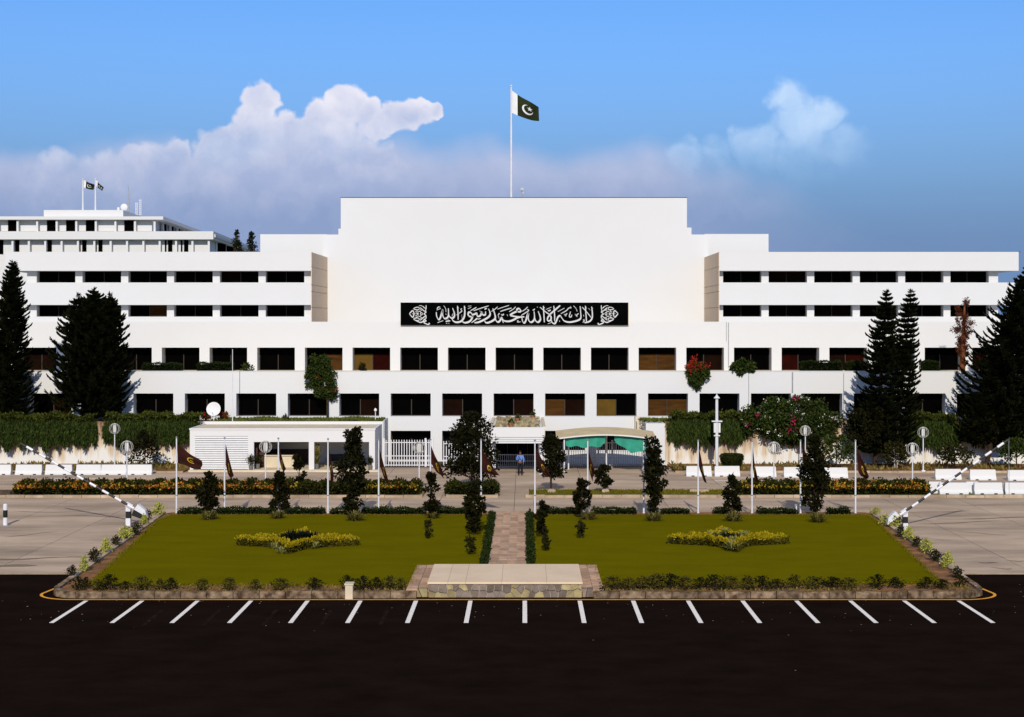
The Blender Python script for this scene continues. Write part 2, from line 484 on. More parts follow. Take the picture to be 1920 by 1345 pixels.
class MB:
    def __init__(s):
        s.v, s.f, s.m = [], [], []

    def add(s, vs, fs, mi=0):
        n = len(s.v)
        s.v += [tuple(v) for v in vs]
        s.f += [tuple(i + n for i in f) for f in fs]
        s.m += [mi] * len(fs)
        return s

    def box(s, x0, x1, y0, y1, z0, z1, mi=0):
        vs = [(x0, y0, z0), (x1, y0, z0), (x1, y1, z0), (x0, y1, z0), (x0, y0, z1), (x1, y0, z1), (x1, y1, z1), (x0, y1, z1)]
        return s.add(vs, [(0, 3, 2, 1), (4, 5, 6, 7), (0, 1, 5, 4), (1, 2, 6, 5), (2, 3, 7, 6), (3, 0, 4, 7)], mi)

    def prism(s, poly, z0, z1, mi=0):
        """poly: (x, y) counter-clockwise"""
        n = len(poly)
        vs = [(x, y, z0) for x, y in poly] + [(x, y, z1) for x, y in poly]
        fs = [tuple(range(n - 1, -1, -1)), tuple(range(n, 2 * n))]
        fs += [(i, (i + 1) % n, n + (i + 1) % n, n + i) for i in range(n)]
        return s.add(vs, fs, mi)

    def wallprism(s, poly, y0, y1, mi=0):
        """poly: (x, z) counter-clockwise seen from -Y; y0 nearer"""
        n = len(poly)
        vs = [(x, y0, z) for x, z in poly] + [(x, y1, z) for x, z in poly]
        fs = [tuple(range(n)), tuple(range(2 * n - 1, n - 1, -1))]
        fs += [((i + 1) % n, i, n + i, n + (i + 1) % n) for i in range(n)]
        return s.add(vs, fs, mi)

    def tube(s, pts, rad, n=8, mi=0, caps=True):
        pts = [Vector(p) for p in pts]
        if not isinstance(rad, (list, tuple)):
            rad = [rad] * len(pts)
        vs, fs = [], []
        up = None
        for i, p in enumerate(pts):
            a = pts[max(i - 1, 0)]
            b = pts[min(i + 1, len(pts) - 1)]
            d = (b - a).normalized() if (b - a).length > 1e-9 else Vector((0, 0, 1))
            if up is None:
                up = Vector((1, 0, 0)) if abs(d.x) < 0.8 else Vector((0, 0, 1))
            u = (up - d * up.dot(d)).normalized()
            up = u
            w = d.cross(u)
            for k in range(n):
                t = 2 * math.pi * k / n
                vs.append(p + (u * math.cos(t) + w * math.sin(t)) * rad[i])
        for i in range(len(pts) - 1):
            for k in range(n):
                k2 = (k + 1) % n
                fs.append((i * n + k, i * n + k2, (i + 1) * n + k2, (i + 1) * n + k))
        if caps:
            fs.append(tuple(range(n - 1, -1, -1)))
            q = (len(pts) - 1) * n
            fs.append(tuple(range(q, q + n)))
        return s.add(vs, fs, mi)

    def lathe(s, c, prof, n=16, mi=0):
        """prof: (r, z) upwards, about the vertical through c"""
        vs, fs = [], []
        for r, z in prof:
            for k in range(n):
                t = 2 * math.pi * k / n
                vs.append((c[0] + r * math.cos(t), c[1] + r * math.sin(t), c[2] + z))
        for i in range(len(prof) - 1):
            for k in range(n):
                k2 = (k + 1) % n
                fs.append((i * n + k, i * n + k2, (i + 1) * n + k2, (i + 1) * n + k))
        fs.append(tuple(range(n - 1, -1, -1)))
        q = (len(prof) - 1) * n
        fs.append(tuple(range(q, q + n)))
        return s.add(vs, fs, mi)

    def build(s, name, mats, parent=None, smooth=False):
        o = link(name, None if False else bpy.data.meshes.new(name), parent)
        org = ORG[o.name]
        me = o.data
        me.from_pydata([(v[0] - org.x, v[1] - org.y, v[2] - org.z) for v in s.v], [], s.f)
        for m in (mats if isinstance(mats, (list, tuple)) else [mats]):
            me.materials.append(m)
        if any(s.m):
            me.polygons.foreach_set('material_index', s.m)
        if smooth:
            me.polygons.foreach_set('use_smooth', [True] * len(me.polygons))
        me.update()
        return o


def struct(mb, name, m, smooth=False):
    return tag(mb.build(name, m, None, smooth), kind='structure')


def quads(name, Q, mats, parent=None, mi=None):
    """Q: (N,4,3) array of world quads -> one mesh"""
    o = link(name, bpy.data.meshes.new(name), parent)
    org = ORG[o.name]
    me = o.data
    N = len(Q)
    V = (Q.reshape(-1, 3) - np.array(org)).astype(np.float32)
    me.vertices.add(N * 4)
    me.vertices.foreach_set('co', V.ravel())
    me.loops.add(N * 4)
    me.loops.foreach_set('vertex_index', np.arange(N * 4, dtype=np.int32))
    me.polygons.add(N)
    me.polygons.foreach_set('loop_start', np.arange(0, N * 4, 4, dtype=np.int32))
    for m in (mats if isinstance(mats, (list, tuple)) else [mats]):
        me.materials.append(m)
    if mi is not None:
        me.polygons.foreach_set('material_index', np.asarray(mi, dtype=np.int32))
    me.update(calc_edges=True)
    return o


def unit(a):
    return a / np.maximum(np.linalg.norm(a, axis=-1, keepdims=True), 1e-9)


def leaf_quads(P, size, aspect=0.28, dirs=None, spread=1.0, jitter=0.35):
    """diamond leaves at points P; dirs biases where they point"""
    N = len(P)
    a = rng.normal(size=(N, 3)) * spread
    if dirs is not None:
        a = a + dirs
    a = unit(a)
    b = unit(np.cross(a, rng.normal(size=(N, 3))))
    s = (np.asarray(size) * (1 + jitter * rng.uniform(-1, 1, N)))[:, None] if np.ndim(size) == 0 else np.asarray(size)[:, None]
    Q = np.stack([P, P + a * s * 0.5 + b * s * aspect, P + a * s, P + a * s * 0.5 - b * s * aspect], axis=1)
    return Q


def copy_tree(o, loc, rotz=0.0, scale=1.0, label=None, parent=None):
    c = o.copy()
    COL.objects.link(c)
    if parent is None:
        c.location = loc
        c.rotation_euler = (0, 0, rotz)
        c.scale = (scale,) * 3 if not isinstance(scale, tuple) else scale
        if label:
            c['label'] = label
    else:
        c.parent = parent
    for ch in list(o.children):
        copy_tree(ch, None, parent=c)
    return c


NTH = ['first', 'second', 'third', 'fourth', 'fifth', 'sixth', 'seventh', 'eighth', 'ninth', 'tenth', 'eleventh', 'twelfth', 'thirteenth',
       'fourteenth', 'fifteenth', 'sixteenth', 'seventeenth', 'eighteenth', 'nineteenth', 'twentieth']

# ================================================================== GROUND
struct(MB().box(-3000, 3000, -400, 6000, -1.0, -0.09), 'ground', M['terrain'])
EDGE_Y = 67.1
asphalt = struct(MB().box(-70, 70, -60, EDGE_Y, -0.085, 0.0), 'asphalt_road', M['asphalt'])
IX0, IX1, IY0, IY1 = -19.1, 18.6, 61.25, 87.6


def skew(p):
    """the island widens a little towards the back"""
    t = max(0.0, (p[1] - IY0 - 1.2) / (IY1 - IY0))
    k = max(-1.0, min(1.0, p[0] / 15.0))
    return (p[0] + (1.55 if k < 0 else 1.3) * t * k, p[1])

road = struct(MB().box(-75, 75, EDGE_Y, 126, -0.085, -0.035), 'concrete_road', M['joint'])
slab_me = None
SLX, SLY = 4.6, 4.1
for iy in range(12):
    for ix in range(-14, 14):
        x0, y0 = ix * SLX - 0.6, EDGE_Y + 0.28 + iy * SLY
        xc, yc = x0 + SLX / 2, y0 + SLY / 2
        if abs(xc) > 50 or y0 > 113: continue
        if IX0 + 2.4 < xc < IX1 - 2.4 and yc < IY1 - 3: continue
        if slab_me is None:
            g = 0.013
            o = MB().box(-SLX / 2 + g, SLX / 2 - g, -SLY / 2 + g, SLY / 2 - g, -0.034, 0.0).build('slab', M['concrete'], road)
            slab_me = o.data
        else:
            o = link('slab', slab_me, road)
        o.location = (xc, yc, rnd.uniform(-0.003, 0.0))
# pale concrete lip where the concrete meets the asphalt
for x0, x1 in ((-70, IX0 - 0.6), (IX1 + 0.4, 70)):
    MB().box(x0, x1, EDGE_Y, EDGE_Y + 0.26, -0.034, 0.018).build('edge_strip', M['kerb'], road)

# dark tyre smears and patched cracks on the concrete
M['smear'] = mat('tyre_smear', (0.17, 0.13, 0.095), 0.95, scale=1.2, color2=(0.30, 0.22, 0.15), spec=0.0, stretch=(0.3, 1, 1))
for px, py, ln, wd, ang in ((40, 1048, 3.4, .34, 8), (18, 1062, 2.6, .4, 20), (150, 1046, 2.4, .14, -6), (60, 1002, 3.0, .10, 40), (1850, 1055, 1.3, .13, -30), (1880, 1066, .9, .16, -12), (1905, 1052, .8, .10, 5),
                            (1800, 980, 5.0, .16, 12), (1850, 972, 6.0, .22, 8), (1835, 1000, 3.0, .10, -28), (1760, 960, 4.4, .14, 18), (90, 960, 5.0, .12, -4), (170, 968, 4.0, .10, -8), (1740, 1010, 2.4, .06, -35)):
    Y = gy(py)
    a = R(ang)
    x0 = gx(px, Y)
    n_ = 8
    pts = [(x0 + ln * (q / n_ - .5) * math.cos(a) + .06 * math.sin(q * 2.1), Y + ln * (q / n_ - .5) * math.sin(a) + .22 * math.sin(q * .7 + px)) for q in range(n_ + 1)]
    mbq = MB()
    vs = []
    for q, p in enumerate(pts):
        w_ = wd * math.sin(math.pi * (q + .3) / (n_ + .6)) * rnd.uniform(.5, 1.1)
        vs += [(p[0], p[1] - w_, .006), (p[0], p[1] + w_, .006)]
    mbq.add(vs, [(2 * q, 2 * q + 2, 2 * q + 3, 2 * q + 1) for q in range(n_)])
    mbq.build('tyre_smear', M['smear'], road)

# painted parking lines
line_tops = [162, 267, 371, 471, 577, 676, 780, 882, 984, 1087, 1187, 1290, 1392, 1493, 1594, 1695, 1797]
for px in line_tops:
    x = gx(px, 60.75)
    MB().box(x - 0.085, x + 0.085, 56.25, 60.72, 0.001, 0.005).build('parking_line', M['paint_white'], asphalt)
for px in (300, 408, 515, 618, 725):
    x = gx(px, 58.4)
    MB().box(x - 0.08, x + 0.08, 55.9, 58.8, 0.001, 0.004).build('worn_parking_line', M['paint_old'], asphalt)


def round_rect(x0, x1, y0, y1, r_front, r_back, n=9):
    pts = []
    for cx, cy, r, a0 in ((x1 - r_front, y0 + r_front, r_front, -90), (x1 - r_back, y1 - r_back, r_back, 0),
                          (x0 + r_back, y1 - r_back, r_back, 90), (x0 + r_front, y0 + r_front, r_front, 180)):
        for k in range(n):
            t = R(a0 + 90 * k / (n - 1))
            pts.append(skew((cx + r * math.cos(t), cy + r * math.sin(t))))
    return pts


def ribbon(path, off0, off1, z0, z1, mb=None):
    mb = mb or MB()
    L, Rr = [], []
    for i, p in enumerate(path):
        a, b = path[max(i - 1, 0)], path[min(i + 1, len(path) - 1)]
        d = Vector((b[0] - a[0], b[1] - a[1])).normalized()
        nrm = Vector((-d.y, d.x))
        L.append((p[0] + nrm.x * off0, p[1] + nrm.y * off0))
        Rr.append((p[0] + nrm.x * off1, p[1] + nrm.y * off1))
    n = len(path)
    vs = [(x, y, z1) for x, y in L] + [(x, y, z1) for x, y in Rr] + [(x, y, z0) for x, y in L] + [(x, y, z0) for x, y in Rr]
    fs = []
    for i in range(n - 1):
        fs += [(i, n + i, n + i + 1, i + 1), (2 * n + i, i, i + 1, 2 * n + i + 1), (n + i, 3 * n + i, 3 * n + i + 1, n + i + 1)]
    fs += [(0, 2 * n, 3 * n, n), (n - 1, 2 * n - 1, 4 * n - 1, 3 * n - 1)]
    return mb.add(vs, fs)


# yellow line round the front of the island
yl = [(IX0 - 0.25, EDGE_Y - 3.2)]
for k in range(10):
    t = R(180 + 90 * k / 9)
    yl.append((IX0 + 1.15 + 1.6 * math.cos(t), IY0 + 1.1 + 1.4 * math.sin(t)))
for k in range(10):
    t = R(-90 + 90 * k / 9)
    yl.append((IX1 - 1.15 + 1.6 * math.cos(t), IY0 + 1.1 + 1.4 * math.sin(t)))
yl.append((IX1 + 0.25, EDGE_Y - 3.2))
ribbon(yl, -0.06, 0.06, 0.0055, 0.009).build('yellow_line', M['paint_yellow'], asphalt)
for px0, px1, py in ((88, 195, 897), (1405, 1480, 901), (1585, 1690, 905), (1830, 1960, 907), (1340, 1390, 901)):
    Y = gy(py)
    MB().box(gx(px0, Y), gx(px1, Y), Y - 0.07, Y + 0.07, 0.001, 0.006).build('lane_line', M['paint_white'], road)

# ================================================================== ISLAND
KH = 0.27
island = struct(MB().prism(round_rect(IX0 + 0.3, IX1 - 0.3, IY0 + 0.3, IY1 - 0.2, 0.9, 0.5), -0.05, KH - 0.06), 'planting_bed', M['soil'])
kerb = struct(MB().prism(round_rect(IX0 + 0.2, IX1 - 0.2, IY0 + 0.4, IY1 - 0.15, 0.9, 0.6), -0.05, KH - 0.12), 'island_kerb', M['mortar'])


def kerb_run(path, length, parent, w=0.24, z0=0.0, z1=KH, m=None, name='kerb_stone', skip=None):
    acc = [0.0]
    for a, b in zip(path, path[1:]):
        acc.append(acc[-1] + math.hypot(b[0] - a[0], b[1] - a[1]))
    total = acc[-1]
    n = max(1, round(total / length))

    def at(s):
        for i in range(len(path) - 1):
            if s <= acc[i + 1] or i == len(path) - 2:
                t = (s - acc[i]) / max(acc[i + 1] - acc[i], 1e-6)
                return (path[i][0] + (path[i + 1][0] - path[i][0]) * t, path[i][1] + (path[i + 1][1] - path[i][1]) * t)
    for k in range(n):
        s0, s1 = total * k / n + 0.012, total * (k + 1) / n - 0.012
        pts = [at(s0 + (s1 - s0) * j / 3) for j in range(4)]
        if skip and skip(pts[1]): continue
        dz = rnd.uniform(-0.02, 0.015)
        do = rnd.uniform(-0.012, 0.012)
        ribbon(pts, w + do, do, z0, z1 + dz).build(name, m or M['kerb_stone'], parent)


PX0, PX1 = -4.75, 3.2          # paved forecourt around the plinth
front = [(IX0, IY0 + 3.5)]
for k in range(8):
    t = R(180 + 90 * k / 7)
    front.append((IX0 + 1.25 + 1.25 * math.cos(t), IY0 + 1.25 + 1.25 * math.sin(t)))
front_r = [(IX1 - 1.25, IY0)]
for k in range(8):
    t = R(-90 + 90 * k / 7)
    front_r.append((IX1 - 1.25 + 1.25 * math.cos(t), IY0 + 1.25 + 1.25 * math.sin(t)))
front_r.append((IX1, IY0 + 3.5))
kerb_run([skew(p) for p in front] + [(-4.3, IY0)], 1.05, kerb)
kerb_run([(2.75, IY0)] + [skew(p) for p in front_r], 1.05, kerb)
kerb_run([skew((IX1, IY0 + 3.5)), skew((IX1, IY1 - 0.6))], 2.0, kerb, m=M['kerb'])
kerb_run([skew((IX0, IY1 - 0.6)), skew((IX0, IY0 + 3.5))], 2.0, kerb, m=M['kerb'])
kerb_run([skew((IX1 - 0.3, IY1)), skew((IX0 + 0.3, IY1))], 2.0, kerb, m=M['kerb'], z1=0.2)

# lawns
LZ = KH - 0.03
PATH_X0, PATH_X1 = gx(917, 68.5), gx(985.5, 68.5)
HX0, HX1 = PATH_X0 - 0.46, PATH_X1 + 0.44
EDGE_B = gy(966, LZ)


def wavy(pts, amp=0.07, step=0.5):
    out = []
    for i in range(len(pts)):
        a, b = pts[i], pts[(i + 1) % len(pts)]
        d = math.hypot(b[0] - a[0], b[1] - a[1])
        n = max(1, int(d / step))
        for k in range(n):
            t = k / n
            out.append((a[0] + (b[0] - a[0]) * t + rnd.uniform(-amp, amp), a[1] + (b[1] - a[1]) * t + rnd.uniform(-amp, amp)))
    return out


LFY = gy(1097, LZ)
lawn_l = [(gx(166, LFY), LFY), (PX0 + 0.05, LFY), (PX0 + 0.05, 67.9), (HX0, 67.9), (HX0, EDGE_B), (gx(322, EDGE_B), EDGE_B), (gx(300, EDGE_B - 2), EDGE_B - 2)]
lawn_r = [(PX1 - 0.02, LFY + 0.3), (gx(1765, LFY + .3), LFY + 0.3), (gx(1638, EDGE_B - 2), EDGE_B - 2), (gx(1625, EDGE_B), EDGE_B), (HX1, EDGE_B), (HX1, 67.9), (PX1 - 0.02, 67.9)]
for lw in (lawn_l, lawn_r):
    struct(MB().prism(wavy(lw), 0.1, LZ), 'lawn', M['lawn'])

# grass fringe that softens the lawn edge
def fringe(poly, n):
    segs = [(poly[i], poly[(i + 1) % len(poly)]) for i in range(len(poly))]
    L = np.array([math.hypot(b[0] - a[0], b[1] - a[1]) for a, b in segs])
    idx = rng.choice(len(segs), n, p=L / L.sum())
    t = rng.uniform(0, 1, n)
    A = np.array([s[0] for s in segs])[idx]
    B = np.array([s[1] for s in segs])[idx]
    P2 = A + (B - A) * t[:, None] + rng.normal(0, 0.07, (n, 2))
    return np.column_stack([P2, np.full(n, LZ - 0.02)])


M['lawn_blade'] = leaf_mat('lawn_blades', (0.10, 0.09, 0.002), (0.16, 0.135, 0.006), 0.9, 0.0)
P = np.vstack([fringe(lawn_l, 5000), fringe(lawn_r, 5000)])
tag(quads('grass', leaf_quads(P, 0.10, 0.14, np.array([0, 0, 1.6]), 0.6), M['lawn_blade']), 'short olive green grass fraying along the lawn edges', 'grass', kind='stuff')

# path of clay pavers
path = struct(MB().box(PATH_X0 - 0.03, PATH_X1 + 0.03, 66.0, IY1 + 0.02, -0.04, LZ - 0.015), 'path', M['mortar'])
pw = (PATH_X1 - PATH_X0) / 4
y, row = 66.05, 0
pav = None
while y < IY1 - 0.5:
    for c in range(4):
        if pav is None:
            o = MB().box(-pw / 2 + 0.018, pw / 2 - 0.018, -0.43, 0.43, -0.08, 0.0).build('paver', M['paver'], path)
            pav = o.data
        else:
            o = link('paver', pav, path)
        o.location = (PATH_X0 + pw * (c + 0.5), y + 0.45, LZ + 0.012 + rnd.uniform(-0.008, 0.008))
    y += 0.9

# forecourt and stone-faced plinth
PL0, PL1, PLZ = gx(803, 61.4), gx(1091, 61.4), 0.64
fore = struct(MB().box(PX0, PX1, IY0 + 0.35, 67.85, -0.04, KH - 0.03), 'forecourt', M['mortar'])
pav2 = None
for x0, x1 in ((PX0, PL0), (PL1, PX1)):
    nx = 2
    w = (x1 - x0) / nx
    me = None
    for j in range(7):
        for i in range(nx):
            if me is None:
                o = MB().box(-w / 2 + 0.012, w / 2 - 0.012, -0.43, 0.43, -0.06, 0.0).build('paver', M['paver'], fore)
                me = o.data
            else:
                o = link('paver', me, fore)
            o.location = (x0 + w * (i + 0.5), IY0 + 0.85 + j * 0.9, KH + 0.015 + rnd.uniform(-0.006, 0.006))

plinth = thing('stone_plinth', 'low plinth with a pale slab top and crazy stone front facing the parking bays', 'plinth', (-0.78, 63.6, 0))
MB().box(PL0 + 0.05, PL1 - 0.05, 61.45, 65.8, 0.0, PLZ - 0.09).build('core', M['mortar'], plinth)
seams = [PL0 - 0.03, -3.05, -2.35, -0.9, 0.9, PL1 + 0.03]
for a, b in zip(seams, seams[1:]):
    MB().prism([(a + 0.004, 61.33), (b - 0.004, 61.33), (b - 0.004, 65.9), (a + 0.004, 65.9)], PLZ - 0.085, PLZ).build('top_slab', M['slab'], plinth)


def clip_poly(poly, a, b, c):
    """keep a*x + b*y <= c"""
    out = []
    for i in range(len(poly)):
        p, q = poly[i], poly[(i + 1) % len(poly)]
        dp, dq = a * p[0] + b * p[1] - c, a * q[0] + b * q[1] - c
        if dp <= 0: out.append(p)
        if dp * dq < 0:
            t = dp / (dp - dq)
            out.append((p[0] + (q[0] - p[0]) * t, p[1] + (q[1] - p[1]) * t))
    return out


def voronoi_cells(x0, x1, z0, z1, nx, nz, jit=0.38, gap=0.014):
    sx, sz = (x1 - x0) / nx, (z1 - z0) / nz
    pts = []
    for i in range(nx):
        for j in range(nz):
            pts.append((x0 + sx * (i + 0.5 + (0.25 if j % 2 else -0.25) + rnd.uniform(-jit, jit)), z0 + sz * (j + 0.5 + rnd.uniform(-jit, jit))))
    cells = []
    for k, p in enumerate(pts):
        poly = [(x0 + gap, z0 + gap), (x1 - gap, z0 + gap), (x1 - gap, z1 - gap), (x0 + gap, z1 - gap)]
        for l, q in enumerate(pts):
            if l == k: continue
            ax, az = q[0] - p[0], q[1] - p[1]
            d = math.hypot(ax, az)
            if d > 1.6: continue
            poly = clip_poly(poly, ax / d, az / d, (ax * (p[0] + q[0]) + az * (p[1] + q[1])) / 2 / d - gap)
            if len(poly) < 3: break
        if len(poly) >= 3: cells.append(poly)
    return cells


for poly in voronoi_cells(PL0, PL1, 0.0, PLZ - 0.09, 21, 2, 0.42):
    MB().wallprism(poly, 61.40 - rnd.uniform(0.0, 0.03), 61.5).build('stone', M['stone_a'] if rnd.random() < 0.5 else M['stone_b'], plinth)
# sloping stone aprons at the plinth's ends
for xa, xb in ((PX0 + 0.45, PL0 - 0.02), (PL1 + 0.02, PX1 - 0.45)):
    for poly in voronoi_cells(xa, xb, 0.02, KH + 0.1, 2, 1, 0.2):
        MB().wallprism(poly, 61.36 - rnd.uniform(0.0, 0.03), 61.75).build('stone', M['stone_a'] if rnd.random() < 0.5 else M['stone_b'], plinth)

bx = thing('concrete_marker', 'small cream concrete block on the island front kerb near the plinth', 'marker block', (gx(655, 61.3), 61.3, 0))
MB().box(gx(648, 61.2), gx(662, 61.2), 61.05, 61.5, 0.0, 0.56).build('block', M['cream'], bx)
MB().box(gx(646.5, 61.2), gx(663.5, 61.2), 61.02, 61.53, 0.56, 0.62).build('cap', M['cream'], bx)

# ================================================================== MEDIAN between the two carriageways
MY0, MY1, MH = 96.4, 99.9, 0.17


def median(px0, px1, label, top):
    x0, x1 = gx(px0, MY0), gx(px1, MY0)
    md = struct(MB().box(x0 + 0.2, x1 - 0.2, MY0 + 0.2, MY1 - 0.2, -0.05, MH - 0.03), 'median', top)
    kerb_run([(x0, MY0), (x1, MY0)], 1.2, md, w=0.2, z1=MH, m=M['kerb'])
    kerb_run([(x1, MY1), (x0, MY1)], 2.4, md, w=0.2, z1=MH, m=M['kerb'])
    for xe, s in ((x0, 1), (x1, -1)):
        kerb_run([(xe, MY1 - 0.2), (xe, MY0 + 0.2)] if s > 0 else [(xe, MY0 + 0.2), (xe, MY1 - 0.2)], 1.5, md, w=0.2, z1=MH, m=M['kerb'])


median(-60, 792, '', M['soil_dark'])
median(836, 934, '', M['soil_dark'])
median(986, 1990, '', M['verge'])

# ================================================================== MAIN BUILDING
D1, D2, D3, D4 = 122.0, 131.8, 136.2, 147.2
BX0, BX1 = -52.0, 50.0
bld = thing('government_building', 'long white stepped office building with dark window bands and tall blank centre', 'building', (-0.8, D1, 0))


def window(x0, x1, y, z0, z1, blinds=(None, None), top_gap=0.0, split=0.5):
    """a part: frame with mullion; panes are sub-parts"""
    fr = MB()
    t = 0.05
    fr.box(x0, x1, y - 0.05, y + 0.03, z1 - t, z1)
    fr.box(x0, x1, y - 0.05, y + 0.03, z0, z0 + t)
    fr.box(x0, x0 + t, y - 0.05, y + 0.03, z0 + t, z1 - t)
    fr.box(x1 - t, x1, y - 0.05, y + 0.03, z0 + t, z1 - t)
    xm = x0 + (x1 - x0) * split
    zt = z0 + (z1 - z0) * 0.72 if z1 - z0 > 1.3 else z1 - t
    fr.box(xm - 0.035, xm + 0.035, y - 0.06, y + 0.03, z0 + t, zt)
    w = fr.build('window', M['bronze'], bld)
    for a, b, k in ((x0 + t, xm - 0.035, 0), (xm + 0.035, x1 - t, 1)):
        MB().box(a, b, y - 0.01, y + 0.02, z0 + t, zt).build('pane', M[blinds[k]] if blinds[k] else M['glass'], w)
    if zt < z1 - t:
        MB().box(x0 + t, x1 - t, y - 0.01, y + 0.02, zt, z1 - t).build('recess_shade', M['glass'], w)  # dark panel added for the shadow band under the window head
    return w


def facade(name, Y, depth, x0, x1, zlo, zhi, openings, zo0, zo1, m=None):
    """solid front wall with rectangular openings; returns nothing"""
    mb = MB()
    m = m or M['white']
    e = [x0]
    for a, b in openings: e += [a, b]
    e.append(x1)
    for i in range(0, len(e), 2):
        mb.box(e[i], e[i + 1], Y, Y + depth, zo0, zo1)
    mb.box(x0, x1, Y, Y + depth, zlo, zo0)
    mb.box(x0, x1, Y, Y + depth, zo1, zhi)
    return mb.build(name, m, bld)


BL = {}
# storey 2 (first windowed band above the terrace)
op1 = []
for i in range(-12, 13):
    c = 963 + 96.5 * i
    a, b = gx(c - 37.5, D1), gx(c + 37.5, D1)
    if a > BX0 + 0.5 and b < BX1 - 0.5: op1.append((a, b, i))
za, zb = gz(781, D1), gz(738, D1)
b1 = {1: ('blind_brown', 'blind_dark'), 2: ('blind_tan', None), 3: ('blind_brown', 'blind_brown'), 0: (None, 'blind_dark'), -1: ('blind_dark', None),
      -9: (None, 'blind_red'), 6: (None, None), -3: (None, 'blind_dark')}
facade('front_wall', D1, 1.0, BX0, BX1, gz(806, D1), gz(697, D1), [(a, b) for a, b, i in op1], za, zb)
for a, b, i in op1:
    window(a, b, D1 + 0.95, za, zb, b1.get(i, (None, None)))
# ground storey in the middle
GX0, GX1 = gx(722, D1), gx(1300, D1)
og = [(a, b) for a, b, i in op1 if -3 < i < 3]
facade('ground_wall', D1, 1.0, GX0, GX1, -0.1, gz(806, D1), og, 0.05, gz(808, D1))
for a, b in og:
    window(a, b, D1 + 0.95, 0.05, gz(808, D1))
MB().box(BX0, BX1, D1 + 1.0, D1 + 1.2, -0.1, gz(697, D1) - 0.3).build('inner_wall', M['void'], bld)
# terrace deck between storey 2 and storey 3
MB().box(BX0, BX1, D1 + 1.0, D2 + 1.3, gz(697, D1) - 0.299, gz(697, D1) - 0.22).build('terrace_deck', M['cream'], bld)
MB().box(BX0, BX1, D1 - 0.03, D1 + 0.35, gz(697, D1), gz(697, D1) + 0.05).build('parapet_coping', M['white'], bld)

# storey 3
op2 = []
for i in range(-12, 13):
    c = 964.5 + 89.4 * i
    a, b = gx(c - 35.3, D2), gx(c + 35.3, D2)
    if a > BX0 + 0.5 and b < BX1 - 0.5: op2.append((a, b, i))
za, zb = gz(697, D2), gz(652, D2)
b2 = {-3: ('blind_tan', 'blind_red'), -4: (None, 'blind_brown'), 3: ('blind_brown', 'blind_brown'), 6: ('blind_red', None), 7: ('blind_dark', 'blind_red'),
      -10: ('blind_dark', 'blind_dark'), 10: ('blind_red', None), 4: (None, 'blind_dark'), 1: (None, None)}
facade('terrace_wall', D2, 1.3, BX0, BX1, gz(697, D1) - 0.25, gz(603.5, D2), [(a, b) for a, b, i in op2], za, zb)
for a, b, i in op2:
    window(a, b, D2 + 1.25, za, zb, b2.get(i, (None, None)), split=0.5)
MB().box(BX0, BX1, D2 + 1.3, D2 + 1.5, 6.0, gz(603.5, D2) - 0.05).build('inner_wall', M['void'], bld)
MB().box(BX0, BX1, D2 + 1.3, D4 + 0.1, gz(603.5, D2) - 0.3, gz(603.5, D2) - 0.06).build('upper_deck', M['deck'], bld)

# two wings with two storeys of strip windows between deep fascias
WZ = dict(top=gz(472.5, D3), a1=gz(530, D3), b1=gz(508, D3), a2=gz(594, D3), b2=gz(572, D3), low=gz(603.5, D2) - 0.2)
for side in (-1, 1):
    if side < 0:
        xo, xi = gx(10, D3), gx(583, D3)
        xs = [(gx(p, D3), gx(p + 73, D3)) for p in (63, 149.4, 235.8, 322.2, 408.6, 495)]
        xp = gx(45, D3)
    else:
        xo, xi = gx(1910, D3), gx(1349, D3)
        xs = [(gx(p, D3), gx(p + 72.5, D3)) for p in (1358, 1444, 1530, 1616, 1701.5, 1787)]
        xp = gx(1877, D3)
    lo, hi = min(xo, xi), max(xo, xi)
    plo, phi = min(xp, xi + 0.03 * side), max(xp, xi + 0.03 * side)
    MB().box(lo, hi, D3, D3 + 11.0, WZ['b1'], WZ['top']).build('fascia', M['white'], bld)
    f2lo, f2hi = (lo - 0.0, hi) if side < 0 else (lo, gx(1903, D3))
    MB().box(f2lo, f2hi, D3 + 0.003, D3 + 1.1, WZ['b2'], WZ['a1']).build('fascia', M['white'], bld)
    MB().box(f2lo, f2hi, D3 + 0.003, D3 + 1.1, WZ['low'], WZ['a2']).build('fascia', M['white'], bld)
    for zz0, zz1 in ((WZ['a1'], WZ['b1']), (WZ['a2'], WZ['b2'])):
        edges = [plo] + [v for ab in xs for v in ab] + [phi]
        for k in range(0, len(edges), 2):
            if edges[k + 1] - edges[k] < 0.02: continue
            MB().box(edges[k], edges[k + 1], D3 + 0.85, D3 + 1.9, zz0, zz1).build('pillar', M['white'], bld)
        for q, (a, b) in enumerate(xs):
            bl = (None, None)
            if (side, q, zz0 == WZ['a1']) in ((1, 1, True), (1, 2, False)): bl = ('blind_dark', 'blind_dark')
            if (side, q, zz0 == WZ['a1']) == (-1, 2, False): bl = (None, 'blind_brown')
            if (side, q, zz0 == WZ['a1']) == (-1, 4, True): bl = ('blind_dark', None)
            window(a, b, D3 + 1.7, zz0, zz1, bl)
    MB().box(plo, phi, D3 + 1.9, D3 + 10.9, WZ['low'], WZ['b1']).build('wing_core', M['white'], bld)
    # panelled white end wall facing the middle, its shade painted in as tan
    xe = xi
    zc = [WZ['low'] + 0.15, 12.35, 13.75, 14.35, 15.95, WZ['top'] - 0.02]
    for k in range(5):
        yy0 = D3 + (0.02 if k in (0, 1, 2, 3) else -0.01)
        for ya, yb in (((yy0, D3 + 7.4), (D3 + 7.43, D4 + 0.2)) if k == 4 else ((yy0, D4 + 0.2),)):
            MB().box(min(xe, xe - side * 0.06), max(xe, xe - side * 0.06), ya, yb, zc[k] + 0.02, zc[k + 1] - 0.02).build('panel', M['tan'], bld)

